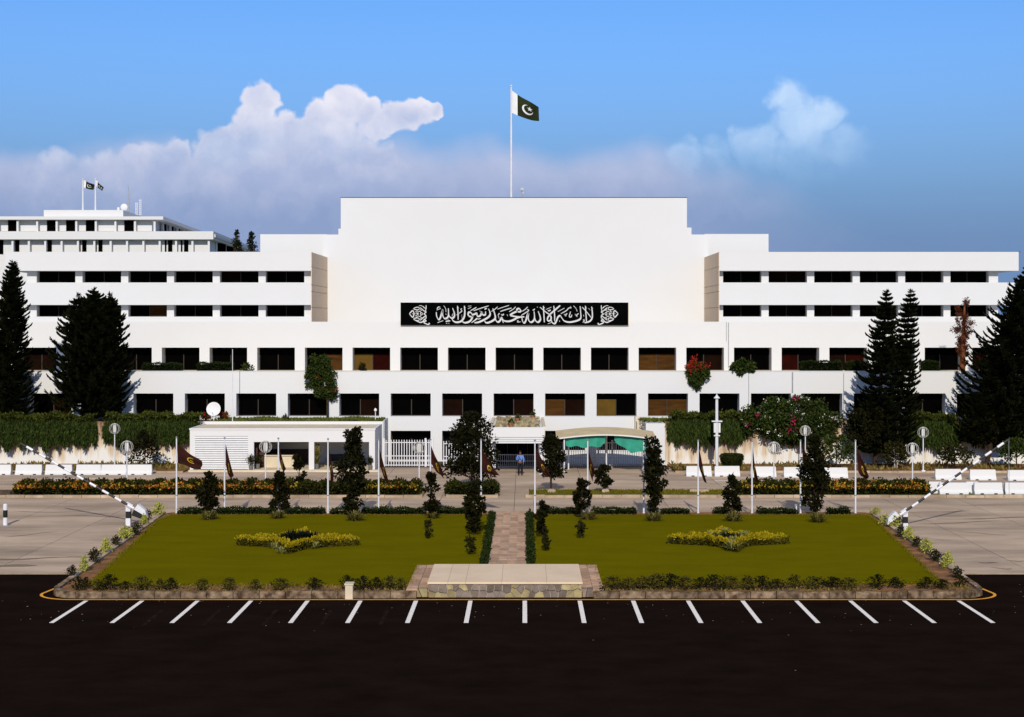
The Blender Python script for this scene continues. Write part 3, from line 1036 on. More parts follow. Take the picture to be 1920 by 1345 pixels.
# tall blank middle
cx0, cx1 = gx(605, D4), gx(1328, D4)
MB().box(gx(639, D4), gx(1288, D4), D4, D4 + 24, gz(603.5, D2) - 0.1, gz(371, D4)).build('central_wall', M['white'], bld)
MB().box(cx0, gx(639, D4), D4 + 0.0, D4 + 24, gz(603.5, D2) - 0.1, gz(440, D4)).build('central_wall', M['white'], bld)
MB().box(gx(1288, D4), cx1, D4 + 0.0, D4 + 24, gz(603.5, D2) - 0.1, gz(440, D4)).build('central_wall', M['white'], bld)
MB().box(gx(634.5, D4), gx(639, D4), D4 + 0.02, D4 + 22, gz(440, D4), gz(429, D4)).build('shoulder', M['white'], bld)
MB().box(gx(1288, D4), gx(1296.5, D4), D4 + 0.02, D4 + 22, gz(440, D4), gz(427, D4)).build('shoulder', M['white'], bld)
MB().box(gx(488, D4 + 3), cx0, D4 + 3, D4 + 23, 12, gz(439.5, D4 + 3)).build('side_block', M['white'], bld)
MB().box(cx1, gx(1441, D4 + 3), D4 + 3, D4 + 23, 12, gz(439, D4 + 3)).build('side_block', M['white'], bld)
MB().box(gx(638.5, D4), gx(1288.5, D4), D4 - 0.03, D4 + 0.4, gz(371, D4), gz(370, D4)).build('coping', M['bronze'], bld)
MB().box(gx(1442, D3 + 1), gx(1909, D3 + 1), D3 + 0.3, D3 + 0.6, WZ['top'], WZ['top'] + 0.035).build('coping', M['bronze'], bld)
# down pipes and lightning conductors on the fronts
for px, y0p, y1p, Y, r in ((1486, 698, 736, D1, 0.05), (1404, 700, 770, D1, 0.02), (1582, 700, 770, D1, 0.02), (1366, 605, 690, D2, 0.03), (1362, 604, 640, D2, 0.02)):
    MB().tube([(gx(px, Y - .06), Y - 0.06, gz(y1p, Y)), (gx(px, Y - .06), Y - 0.06, gz(y0p, Y))], r, 6).build('down_pipe', M['steel'], bld)

# ------------------------------------------------------------------ calligraphy signboard
SY = D2 - 0.25
sgx0, sgx1, sgz0, sgz1 = gx(751, SY), gx(1178, SY), gz(610, SY), gz(567.5, SY)
sign = thing('calligraphy_signboard', 'long black signboard with silver Arabic calligraphy across the white facade', 'sign', ((sgx0 + sgx1) / 2, SY, sgz0))
MB().box(sgx0, sgx1, SY, SY + 0.24, sgz0, sgz1).build('board', M['sign_black'], sign)
MB().box(sgx1, sgx1 + 0.05, SY + 0.01, SY + 0.26, sgz0, sgz1).build('edge_trim', M['cream'], sign)

ZA, ZB, ZC = (745, 12.8), (885, 12.8), (1025, 12.0)
strokes = [
    # Allah (last word, at the far left end)
    (ZA, [(935, 300), (945, 400), (990, 480), (1030, 440), (1060, 340), (1090, 250), (1082, 340), (1110, 430), (1150, 458), (1205, 430), (1228, 360), (1225, 210)], 44),
    (ZA, [(1228, 340), (1255, 410), (1320, 448), (1368, 400), (1368, 320), (1325, 205)], 44),
    (ZA, [(1312, 405), (1340, 330)], 20),
    (ZA, [(1443, 150), (1455, 300), (1460, 485)], 36), (ZA, [(1445, 165), (1478, 212)], 20),
    (ZA, [(1608, 150), (1620, 300), (1600, 430), (1530, 520), (1420, 545), (1340, 510), (1310, 450)], 46), (ZA, [(1610, 160), (1640, 205)], 20),
    (ZA, [(1800, 370), (1790, 410), (1735, 402), (1700, 370), (1712, 310), (1755, 308), (1800, 365), (1795, 440), (1740, 520), (1640, 556), (1570, 535), (1548, 480)], 46),
    (ZA, [(1800, 375), (1860, 345), (1925, 335)], 40),
    (ZA, [(945, 252), (1042, 210)], 22), (ZA, [(950, 225), (985, 178), (1030, 182)], 20), (ZA, [(1110, 148), (1155, 205), (1170, 300)], 18),
    (ZA, [(1155, 350), (1178, 352)], 24), (ZA, [(965, 555), (1100, 505)], 22), (ZA, [(1160, 525), (1215, 515), (1270, 510)], 30), (ZA, [(1215, 500), (1220, 475)], 22),
    (ZA, [(1170, 568), (1200, 568)], 22), (ZA, [(1236, 555), (1240, 585)], 20), (ZA, [(1480, 330), (1550, 275), (1525, 240), (1550, 215)], 22),
    (ZA, [(1420, 370), (1485, 340)], 20), (ZA, [(1540, 365), (1552, 385)], 26), (ZA, [(1550, 400), (1560, 470)], 18), (ZA, [(1695, 220), (1775, 185)], 18), (ZA, [(1700, 160), (1775, 150)], 16),
    (ZA, [(1755, 267), (1850, 215), (1895, 185)], 20), (ZA, [(1828, 268), (1922, 235)], 22), (ZA, [(1780, 552), (1850, 510), (1920, 460)], 20),
    # rasul Muhammad
    (ZB, [(0, 350), (60, 355), (112, 325), (122, 385), (150, 405), (205, 380), (240, 295), (248, 350), (285, 372), (322, 355), (325, 285)], 44),
    (ZB, [(0, 545), (70, 490), (115, 450), (150, 468), (210, 450)], 20),
    (ZB, [(395, 220), (430, 300), (430, 372), (380, 432), (280, 490), (160, 542), (60, 556)], 46), (ZB, [(395, 225), (425, 262)], 22),
    (ZB, [(500, 212), (535, 310), (560, 440), (490, 512), (380, 556), (322, 545), (308, 510)], 46), (ZB, [(490, 225), (520, 255)], 22),
    (ZB, [(548, 380), (570, 490), (620, 540), (670, 510), (715, 430), (735, 500), (755, 560)], 46),
    (ZB, [(735, 470), (790, 515), (900, 520), (1010, 480), (1100, 430), (1255, 412)], 46),
    (ZB, [(1250, 418), (1090, 412), (925, 382), (960, 340), (1060, 292), (1150, 292), (1172, 262), (1130, 218), (1085, 228), (1075, 280), (1110, 305)], 44),
    (ZB, [(1200, 430), (1210, 510), (1250, 562), (1290, 510), (1320, 400), (1355, 325), (1345, 430), (1370, 512), (1420, 545), (1480, 500), (1500, 420), (1490, 285)], 44),
    (ZB, [(1500, 420), (1530, 510), (1590, 542), (1640, 482), (1632, 400), (1588, 280)], 46),
    (ZB, [(1712, 150), (1725, 350), (1736, 548)], 38), (ZB, [(1715, 160), (1748, 208)], 22),
    (ZB, [(1630, 182), (1760, 290), (1872, 372), (1900, 420), (1890, 485), (1850, 512), (1812, 500), (1820, 430), (1870, 365), (1925, 310)], 40),
    (ZB, [(38, 268), (200, 212), (400, 150)], 20), (ZB, [(0, 248), (60, 215), (105, 185)], 22), (ZB, [(188, 262), (202, 298)], 22), (ZB, [(305, 238), (330, 215), (355, 215)], 32),
    (ZB, [(468, 285), (560, 225), (612, 170)], 18), (ZB, [(610, 230), (740, 185), (892, 138)], 16), (ZB, [(678, 288), (800, 245), (950, 202)], 22), (ZB, [(890, 292), (1000, 222), (1045, 170)], 18),
    (ZB, [(635, 335), (662, 335), (630, 372), (655, 462)], 20), (ZB, [(700, 352), (730, 375), (765, 345)], 30), (ZB, [(840, 355), (855, 395)], 28), (ZB, [(1200, 282), (1270, 240), (1338, 175)], 18),
    (ZB, [(1180, 382), (1270, 325), (1345, 278), (1362, 252), (1320, 235)], 22), (ZB, [(1085, 500), (1110, 510), (1085, 540), (1168, 532)], 18), (ZB, [(1455, 250), (1480, 250), (1505, 222)], 26),
    (ZB, [(1775, 238), (1905, 182)], 18), (ZB, [(1820, 262), (1850, 270), (1885, 245)], 30), (ZB, [(1822, 582), (1915, 545)], 20), (ZB, [(1560, 180), (1580, 184)], 20),
    # la ilaha illa
    (ZC, [(305, 132), (180, 240), (62, 340)], 36), (ZC, [(158, 140), (175, 300), (182, 492)], 34), (ZC, [(160, 150), (188, 195)], 20),
    (ZC, [(60, 340), (92, 400), (98, 450), (125, 515), (180, 542), (220, 480), (250, 400), (300, 362), (340, 412), (395, 480), (500, 508), (620, 492), (720, 460), (768, 410), (765, 300), (752, 150)], 40),
    (ZC, [(870, 140), (885, 350), (895, 502)], 34), (ZC, [(875, 150), (900, 200)], 20), (ZC, [(798, 168), (900, 280), (1002, 405)], 34),
    (ZC, [(1010, 158), (1027, 300), (1020, 420), (960, 492), (850, 522)], 36), (ZC, [(1012, 165), (1042, 210)], 20),
    (ZC, [(250, 272), (400, 192)], 20), (ZC, [(318, 318), (440, 250), (498, 190), (548, 186), (528, 150)], 20), (ZC, [(600, 138), (660, 200), (686, 272)], 18),
    (ZC, [(392, 325), (430, 372), (430, 340), (462, 312)], 24), (ZC, [(538, 270), (508, 382), (550, 388), (566, 340)], 24), (ZC, [(638, 325), (680, 382), (680, 345), (718, 312)], 24),
    (ZC, [(828, 342), (836, 378)], 22), (ZC, [(850, 450), (822, 462), (852, 475), (812, 515)], 18), (ZC, [(942, 192), (982, 245)], 20), (ZC, [(285, 470), (292, 502)], 26),
    (ZC, [(742, 162), (775, 200)], 20),
]


def catmull(pts, n=5):
    if len(pts) < 3: return pts
    out = []
    for i in range(len(pts) - 1):
        p0, p1, p2, p3 = pts[max(i - 1, 0)], pts[i], pts[i + 1], pts[min(i + 2, len(pts) - 1)]
        for k in range(n):
            t = k / n
            out.append(tuple(0.5 * (2 * p1[c] + (p2[c] - p0[c]) * t + (2 * p0[c] - 5 * p1[c] + 4 * p2[c] - p3[c]) * t * t + (3 * p1[c] - p0[c] - 3 * p2[c] + p3[c]) * t ** 3) for c in (0, 1)))
    out.append(pts[-1])
    return out


def pen(mb, pts, w, y, nib=R(-58), flat_nib=0.45):
    """a reed-pen stroke in the x-z plane: polygon strips facing -Y, thicker across the nib"""
    pts = catmull(pts)
    vs, fs = [], []
    for i, p in enumerate(pts):
        a, b = pts[max(i - 1, 0)], pts[min(i + 1, len(pts) - 1)]
        d = math.atan2(b[1] - a[1], b[0] - a[0])
        k = flat_nib + (1 - flat_nib) * abs(math.sin(d - nib))
        t = min(i, len(pts) - 1 - i) / max(len(pts) - 1, 1)
        k *= min(1.0, 0.62 + 2.2 * t)
        hx, hz = -math.sin(d) * w * k / 2, math.cos(d) * w * k / 2
        vs += [(p[0] + hx, y, p[1] + hz), (p[0] - hx, y, p[1] - hz), (p[0] + hx, y + 0.05, p[1] + hz), (p[0] - hx, y + 0.05, p[1] - hz)]
    for i in range(len(pts) - 1):
        q, r = 4 * i, 4 * i + 4
        fs += [(q, q + 1, r + 1, r), (q + 2, q, r, r + 2), (q + 1, q + 3, r + 3, r + 1)]
    mb.add(vs, fs)


letters = MB()
for k, ((x0, s), pts, w) in enumerate(strokes):
    wp = [(gx(x0 + x / s, SY), gz(562 + y / s, SY)) for x, y in pts]
    pen(letters, wp, w / s * SY / F * 0.98, SY - 0.02 - 0.0007 * k)
letters.build('calligraphy', M['letter'], sign)
orn = [([(290, 340), (330, 295), (372, 265), (398, 320), (398, 360), (372, 425), (330, 390), (290, 340)], 30), ([(350, 340), (520, 340)], 16),
       ([(385, 220), (440, 190), (510, 185), (525, 230), (470, 245), (385, 220)], 20), ([(385, 462), (440, 495), (510, 500), (525, 455), (470, 440), (385, 462)], 20),
       ([(400, 235), (470, 255), (470, 300), (430, 290)], 18), ([(400, 450), (470, 425), (470, 385), (430, 395)], 18),
       ([(545, 190), (580, 220), (640, 270), (690, 300), (640, 345), (690, 385), (640, 420), (580, 470), (545, 500)], 26),
       ([(610, 240), (580, 262), (560, 240), (580, 215), (610, 240)], 14), ([(610, 445), (580, 425), (560, 445), (580, 470), (610, 445)], 14),
       ([(610, 340), (580, 370), (555, 340), (580, 312), (610, 340)], 20), ([(510, 315), (470, 342), (510, 368)], 20), ([(500, 290), (550, 280), (560, 310)], 18), ([(500, 395), (550, 405), (560, 372)], 18),
       ([(690, 135), (690, 210), (670, 290)], 22), ([(620, 160), (660, 205), (690, 190)], 16), ([(690, 400), (690, 440), (650, 470)], 22),
       ([(520, 150), (560, 145), (610, 165), (650, 210)], 14), ([(400, 480), (480, 520), (560, 548), (620, 520), (650, 480), (690, 510), (650, 530), (640, 555), (700, 585), (740, 600), (775, 575), (750, 565)], 30)]
for mirror in (False, True):
    orm = MB()
    for k, (pts, w) in enumerate(orn):
        wp = []
        for x, y in pts:
            px = 745 + x / 12.8
            if mirror: px = 2 * 963.2 - px
            wp.append((gx(px, SY), gz(562 + y / 12.8, SY)))
        pen(orm, wp, w / 12.8 * SY / F * 0.95, SY - 0.02 - 0.0007 * k, flat_nib=0.75)
    orm.build('ornament', M['letter'], sign)


# ------------------------------------------------------------------ flags
def cloth_patch(fn, nu, nv, name, m, parent, u0=0.0, u1=1.0, off=0.0):
    mb = MB()
    vs = [fn(u0 + (u1 - u0) * i / nu, j / nv) for j in range(nv + 1) for i in range(nu + 1)]
    vs = [(v[0], v[1] - off, v[2]) for v in vs]
    fs = [(j * (nu + 1) + i, j * (nu + 1) + i + 1, (j + 1) * (nu + 1) + i + 1, (j + 1) * (nu + 1) + i) for j in range(nv) for i in range(nu)]
    mb.add(vs, fs)
    o = mb.build(name, m, parent, True)
    return o


def flag_emblem(fn, name, m, parent, polys):
    mb = MB()
    for sgn in (-1, 1):
        for poly in polys:
            vs = []
            for u, v in poly:
                p = fn(u, v)
                vs.append((p[0], p[1] + 0.018 * sgn, p[2]))
            mb.add(vs, [tuple(range(len(poly)))] if sgn < 0 else [tuple(range(len(poly) - 1, -1, -1))])
    return mb.build(name, m, parent)


def crescent(cu, cv, r, asp):
    n = 14
    quads_ = []
    th = [R(60) + (R(370) - R(60)) * k / n for k in range(n + 1)]
    tilt = R(-45)
    outer, inner = [], []
    for k in range(n + 1):
        t = R(38) + R(284) * k / n
        outer.append((r * math.cos(t), r * math.sin(t)))
        f = math.sin(math.pi * k / n)
        ri = r * (1 - 0.40 * f)
        inner.append((ri * math.cos(t), ri * math.sin(t)))
    rot = lambda p: (cu + (p[0] * math.cos(tilt) - p[1] * math.sin(tilt)) / asp, cv + p[0] * math.sin(tilt) + p[1] * math.cos(tilt))
    for k in range(n):
        quads_.append([rot(q) for q in (outer[k], outer[k + 1], inner[k + 1], inner[k])])
    return quads_


def star(cu, cv, r, asp):
    pts = []
    for k in range(10):
        t = R(90 + 36 * k)
        q = r if k % 2 == 0 else r * 0.42
        pts.append((cu + q * math.cos(t) / asp, cv - q * math.sin(t)))
    return [[(cu, cv), pts[k], pts[(k + 1) % 10]] for k in range(10)]


def national_flag(name, label, pole_px, base_py, top_py, Y, corners, group=None, r=0.09, wave=0.25, ph=0.0, cat='flag'):
    base = W(pole_px, base_py, Y)
    t = thing(name, label, cat, base, group)
    top = gz(top_py, Y)
    MB().tube([base, (base.x, Y, base.z + (top - base.z) * 0.55), (base.x, Y, top)], [r, r * 0.85, r * 0.6], 10).build('pole', M['steel_white'], t)
    MB().lathe((base.x, Y, top), [(r * 0.6, 0), (r * 1.1, r * 0.6), (r * 1.1, r * 1.2), (0.01, r * 1.8)], 10).build('finial', M['steel_white'], t)
    c = [W(p[0], p[1], Y) for p in corners]   # hoist top, fly top, fly bottom, hoist bottom

    def fn(u, v):
        a = c[0].lerp(c[1], u)
        b = c[3].lerp(c[2], u)
        p = a.lerp(b, v)
        sag = math.sin(math.pi * u) * 0.06 * (c[1] - c[0]).length
        return (p.x, p.y + wave * math.sin(u * 7.5 + v * 1.6 + ph) * (0.15 + u), p.z - sag * (0.5 + 0.5 * v) + 0.02 * wave * math.sin(9 * u))
    cloth_patch(fn, 5, 8, 'white_stripe', M['flag_white'], t, 0.0, 0.25)
    cloth_patch(fn, 14, 8, 'green_field', M['flag_green'], t, 0.25, 1.0)
    flag_emblem(fn, 'crescent', M['flag_white'], t, crescent(0.60, 0.52, 0.25, 1.3))
    flag_emblem(fn, 'star', M['flag_white'], t, star(0.68, 0.43, 0.13, 1.3))
    return t


national_flag('national_flag', 'large green and white national flag on tall pole above central block', 958.5, 372, 163, D4 + 0.8,
              [(957, 168), (1010, 200), (1011, 227), (957, 210)], r=0.11, wave=0.35)
SB = 250.0
national_flag('national_flag', 'smaller national flag on columned building roof, spread wider in the wind', 155.5, 395, 338, SB + 0.6,
              [(156, 337), (176, 346), (175, 356), (156, 351)], 'flags on the columned building', r=0.16, wave=0.4)
national_flag('national_flag', 'smaller national flag on columned building roof, drooping beside the radio dish', 179, 395, 338, SB + 0.6,
              [(180, 337), (194, 352), (193, 359), (180, 348)], 'flags on the columned building', r=0.16, wave=0.4, ph=1.5)

cm = thing('roof_camera', 'small camera mast beside the tall flagpole on the central roof', 'camera', (gx(979, D4 + .5), D4 + 0.5, gz(371, D4)))
MB().tube([(gx(979, D4 + .5), D4 + .5, gz(372, D4)), (gx(979, D4 + .5), D4 + .5, gz(358, D4))], 0.05, 6).build('mast', M['steel'], cm)
MB().box(gx(976, D4), gx(982, D4), D4 + 0.2, D4 + 0.8, gz(357, D4), gz(352, D4)).build('housing', M['steel'], cm)
MB().box(gx(979.5, D4), gx(982, D4), D4 + 0.3, D4 + 0.6, gz(363, D4), gz(358, D4)).build('bracket', M['steel'], cm)

# ================================================================== COLUMNED BUILDING behind, far left
sec = thing('columned_building', 'white two storey colonnade building rising behind the wing at far left', 'building', (gx(150, SB), SB, 0))
TILT = -0.053                                   # its side runs a little towards the left as it recedes


def trap(px0, px1, Y, depth, z0, z1, name, m=M['white'], over=0.0):
    xa, xb = gx(px0, Y), gx(px1, Y)
    MB().prism([(xa, Y), (xb, Y), (xb + TILT * depth, Y + depth), (xa, Y + depth)], z0, z1).build(name, m, sec)


trap(-200, 400, SB - 2, 46, gz(449, SB - 2), gz(434, SB - 2), 'parapet')
trap(-200, 404, SB - 1.2, 110, gz(446, SB), gz(440.5, SB), 'lower_roof')
trap(-200, 306, SB - 2, 58, gz(412, SB - 2), gz(406, SB - 2), 'roof')
trap(82, 231, SB - 0.5, 26, gz(406, SB - 2), gz(394.5, SB), 'penthouse')
trap(-200, 285, SB - 0.5, 54, gz(434, SB), gz(411.5, SB), 'upper_wall', M['white'])
trap(-200, 392, SB - 0.5, 102, 0, gz(448.5, SB), 'lower_wall', M['white'])
for k in range(9):
    px = -1.5 + 36.6 * k
    x = gx(px, SB - 0.9)
    MB().box(x - 0.16, x + 0.16, SB - 1.5, SB - 1.0, gz(434, SB) - 0.3, gz(411.8, SB)).build('column', M['white_clean'], sec)
for k in range(14):
    px = -5 + 30.6 * k
    if px > 395: break
    x = gx(px, SB - 0.9)
    MB().box(x - 0.16, x + 0.16, SB - 1.5, SB - 1.0, 20, gz(448.9, SB)).build('column', M['white_clean'], sec)
for k in range(7):
    for top, x0p, n in ((True, 296, 7), (False, 398, 7)):
        d = 6 + k * (7.0 if top else 11.0)
        x = gx(x0p, SB) + TILT * d - 0.4
        z0, z1 = (gz(434, SB) - 1, gz(411.8, SB)) if top else (20, gz(446, SB) - 0.05)
        MB().box(x - 0.18, x + 0.18, SB + d, SB + d + 0.6, z0, z1).build('column', M['white_clean'], sec)
for a, b in ((15, 33), (88, 106), (124, 142), (161, 179), (233, 251), (-58, -40)):
    MB().box(gx(a, SB - 0.6), gx(b, SB - 0.6), SB - 0.62, SB - 0.45, gz(434.5, SB), gz(413, SB)).build('window', M['void'], sec)
for a, b in ((-4, 6), (22, 25), (28.5, 36), (83, 86), (89.5, 97), (148, 151), (154, 162), (179, 181), (184.5, 192), (309, 312), (315, 323), (339, 342), (345, 353)):
    MB().box(gx(a, SB - 0.6), gx(b, SB - 0.6), SB - 0.62, SB - 0.45, gz(477, SB), gz(451, SB)).build('window', M['void'], sec)
for k in range(6):
    d = 4 + k * 7.0
    x = gx(285, SB - .5) + TILT * (d + 3.5)
    MB().box(x + 0.02, x + 0.2, SB + d + 3, SB + d + 6.5, gz(434, SB), gz(413.5, SB)).build('window', M['void'], sec)
    x = gx(392, SB - .5) + TILT * (d * 1.5 + 3.5)
    MB().box(x + 0.02, x + 0.25, SB + d * 1.5 + 3, SB + d * 1.5 + 9, 20, gz(450, SB)).build('window', M['void'], sec)
an = thing('radio_dish', 'small white radio dish on the columned building roof', 'dish', W(233, 400, SB + 12))
MB().lathe((0, 0, 0), [(0.05, 0), (0.4, 0.06), (0.62, 0.18), (0.6, 0.2)], 16).build('bowl', M['white_clean'], an, True)
ch = an.children[0]; ch.rotation_euler = (R(90), 0, 0); ch.location = (0, 0, 1.0)
# lathe points were shifted by the thing's origin; put them back about the bowl's centre
for v in ch.data.vertices: v.co += ORG[an.name]
MB().tube([an.location, an.location + Vector((0, 0.1, 1.0))], 0.08, 6).build('mount', M['steel'], an)
MB().box(an.location.x - 1.2, an.location.x - 0.8, an.location.y, an.location.y + .3, an.location.z + .5, an.location.z + 1.0).build('receiver', M['white_clean'], an)
for px, y0, lab, lat in ((241, 346, 'tall thin antenna mast on the columned building roof', False), (256, 380, 'short lattice antenna on the columned building roof, nearer the tall mast', True),
                         (263, 374, 'short lattice antenna on the columned building roof, away from the tall mast', True)):
    b = W(px, 404, SB + 14)
    a = thing('antenna', lab, 'antenna', b)
    zt = gz(y0, SB + 14)
    if lat:
        mb = MB()
        for sx, sy in ((-.16, 0), (.16, 0), (0, .25)):
            mb.tube([(b.x + sx, b.y + sy, b.z), (b.x + sx, b.y + sy, zt)], 0.04, 5)
        for k in range(8):
            z = b.z + (zt - b.z) * (k + .5) / 8
            mb.box(b.x - .2, b.x + .2, b.y - .02, b.y + .02, z - .04, z + .04)
        mb.build('lattice', M['steel_white'], a)
    else:
        MB().tube([b, (b.x, b.y, b.z + (zt - b.z) * .7), (b.x - .1, b.y, zt)], [0.13, 0.09, 0.05], 6).build('mast', M['steel'], a)
        MB().box(b.x - .05, b.x + .35, b.y - .05, b.y + .05, zt - 1.6, zt - 1.45).build('arm', M['steel'], a)

# ================================================================== TERRACE WALLS in front of the building
TZ, TY = 3.35, 118.6
TLX, TRX = gx(722, 120), gx(1247, TY)
tl = thing('retaining_wall', 'stained white retaining wall under the creeper, beside the guard house', 'wall', (-36, TY, 0))
MB().box(-62, gx(372, TY), TY, TY + 0.5, -0.05, TZ).build('face', M['stain_wall'], tl)
MB().box(gx(372, TY), TLX - 0.02, TY, TY + 0.5, -0.05, TZ).build('face', M['white'], tl)
MB().box(-62, TLX, TY + 0.5, D1 - 0.01, -0.05, TZ - 0.08).build('fill', M['soil_dark'], tl)
mb = MB()
for k in range(8):
    yy = TY + 0.25 + k * 0.42
    MB().box(TLX, TLX + 0.06, yy - 0.17, yy + 0.17, 0, TZ + 0.1).build('cladding_board', M['white'], tl)
tr = thing('retaining_wall', 'stained white retaining wall under the creeper, beyond the green awning', 'wall', (36, TY, 0))
MB().box(TRX, 62, TY, TY + 0.5, -0.05, TZ).build('face', M['stain_wall'], tr)
MB().box(TRX + 0.02, 62, TY + 0.5, D1 - 0.01, -0.05, TZ - 0.08).build('fill', M['soil_dark'], tr)
MB().box(gx(1192, TY + 2), gx(1193.5, TY + 2), TY + 2.5, D1 - 0.02, 0, TZ + 0.25).build('side_panel', M['cream'], tr)
MB().wallprism([(gx(1194, TY + 2.4), 0), (TRX, 0), (TRX, TZ - 0.1), (gx(1210, TY + 2.4), TZ + 0.05), (gx(1194, TY + 2.4), TZ + 0.3)], TY + 2.4, TY + 2.5).build('end_wall', M['cream'], tr)
MB().box(gx(1211, TY), TRX - 0.003, TY + 0.02, TY + 2.3, 0, TZ - 0.15).build('end_block', M['white'], tr)
# planting beds at the foot of the walls
bed_l = struct(MB().box(-62, gx(352, 114), 112.6, TY, -0.04, 0.10), 'planting_bed', M['soil'])
kerb_run([(-62, 112.4), (gx(352, 114), 112.4)], 2.0, bed_l, w=0.2, z1=0.14, m=M['kerb'])
bed_r = struct(MB().box(gx(1262, 114), 62, 112.6, TY, -0.04, 0.10), 'planting_bed', M['soil'])
kerb_run([(gx(1262, 114), 112.4), (62, 112.4)], 2.0, bed_r, w=0.2, z1=0.14, m=M['kerb'])


# ------------------------------------------------------------------ plants: generators
def clump_points(base, h, w, n, clumps, prof, z0=0.0, cr=0.16, depth=1.0):
    """leaf points and outward directions of a clumpy crown between z0 and h above base"""
    t = np.sort(rng.uniform(0, 1, clumps))
    th = rng.uniform(0, 2 * math.pi, clumps)
    rad = np.array([prof(x) for x in t]) * w / 2 * np.sqrt(rng.uniform(0.15, 1, clumps))
    C = np.column_stack([rad * np.cos(th), rad * np.sin(th) * depth, z0 + t * (h - z0)])
    size = cr * w * (0.6 + 0.7 * rng.uniform(0, 1, clumps)) * np.array([0.55 + 0.6 * prof(x) for x in t])
    k = rng.integers(0, clumps, n)
    d = unit(rng.normal(size=(n, 3)))
    r = rng.uniform(0, 1, n) ** 0.45
    P = C[k] + d * (r * size[k])[:, None] * np.array([1, 1, 0.9])
    return P + np.array(base), unit(d + 0.5 * unit(C[k] * np.array([1, 1, 0.2]) + 1e-6)), C + np.array(base)


def leafy(name, label, cat, base, h, w, n=1400, clumps=34, prof=None, z0=None, leaf=0.17, m='magnolia', bark='bark', cr=0.17, group=None, trunk_r=0.06, lean=0.0, aspect=0.3, stems=1):
    base = Vector(base)
    prof = prof or (lambda t: math.sin(math.pi * min(1, 0.18 + 0.82 * t) ** 0.8) ** 0.7)
    z0 = h * 0.07 if z0 is None else z0
    t = thing(name, label, cat, base, group)
    P, D, C = clump_points(base, h, w, n, clumps, prof, z0, cr)
    P[:, 0] += lean * (P[:, 2] - base.z)
    mb = MB()
    for s in range(stems):
        ox = (s - (stems - 1) / 2) * trunk_r * 2.5
        mb.tube([(base.x + ox, base.y, base.z - 0.03), (base.x + ox * 1.6 + lean * h * .3, base.y + 0.02, base.z + h * 0.35), (base.x + ox * 2.2 + lean * h * .8, base.y, base.z + h * 0.85)],
                [trunk_r, trunk_r * 0.7, trunk_r * 0.2], 7)
    for k in range(0, len(C), 3):
        c = C[k]
        zz = base.z + max(0.1 * h, (c[2] - base.z) * 0.6)
        mb.tube([(base.x + lean * (zz - base.z), base.y, zz), (c[0] + lean * (c[2] - base.z), c[1], c[2])], [trunk_r * 0.4, trunk_r * 0.15], 5)
    mb.build('trunk', M[bark], t)
    quads('crown', leaf_quads(P, leaf, aspect, D * 0.8, 0.7), M[m], t)
    return t


def on(px, py, z=0.0):
    Y = gy(py, z)
    return Vector((gx(px, Y), Y, z))


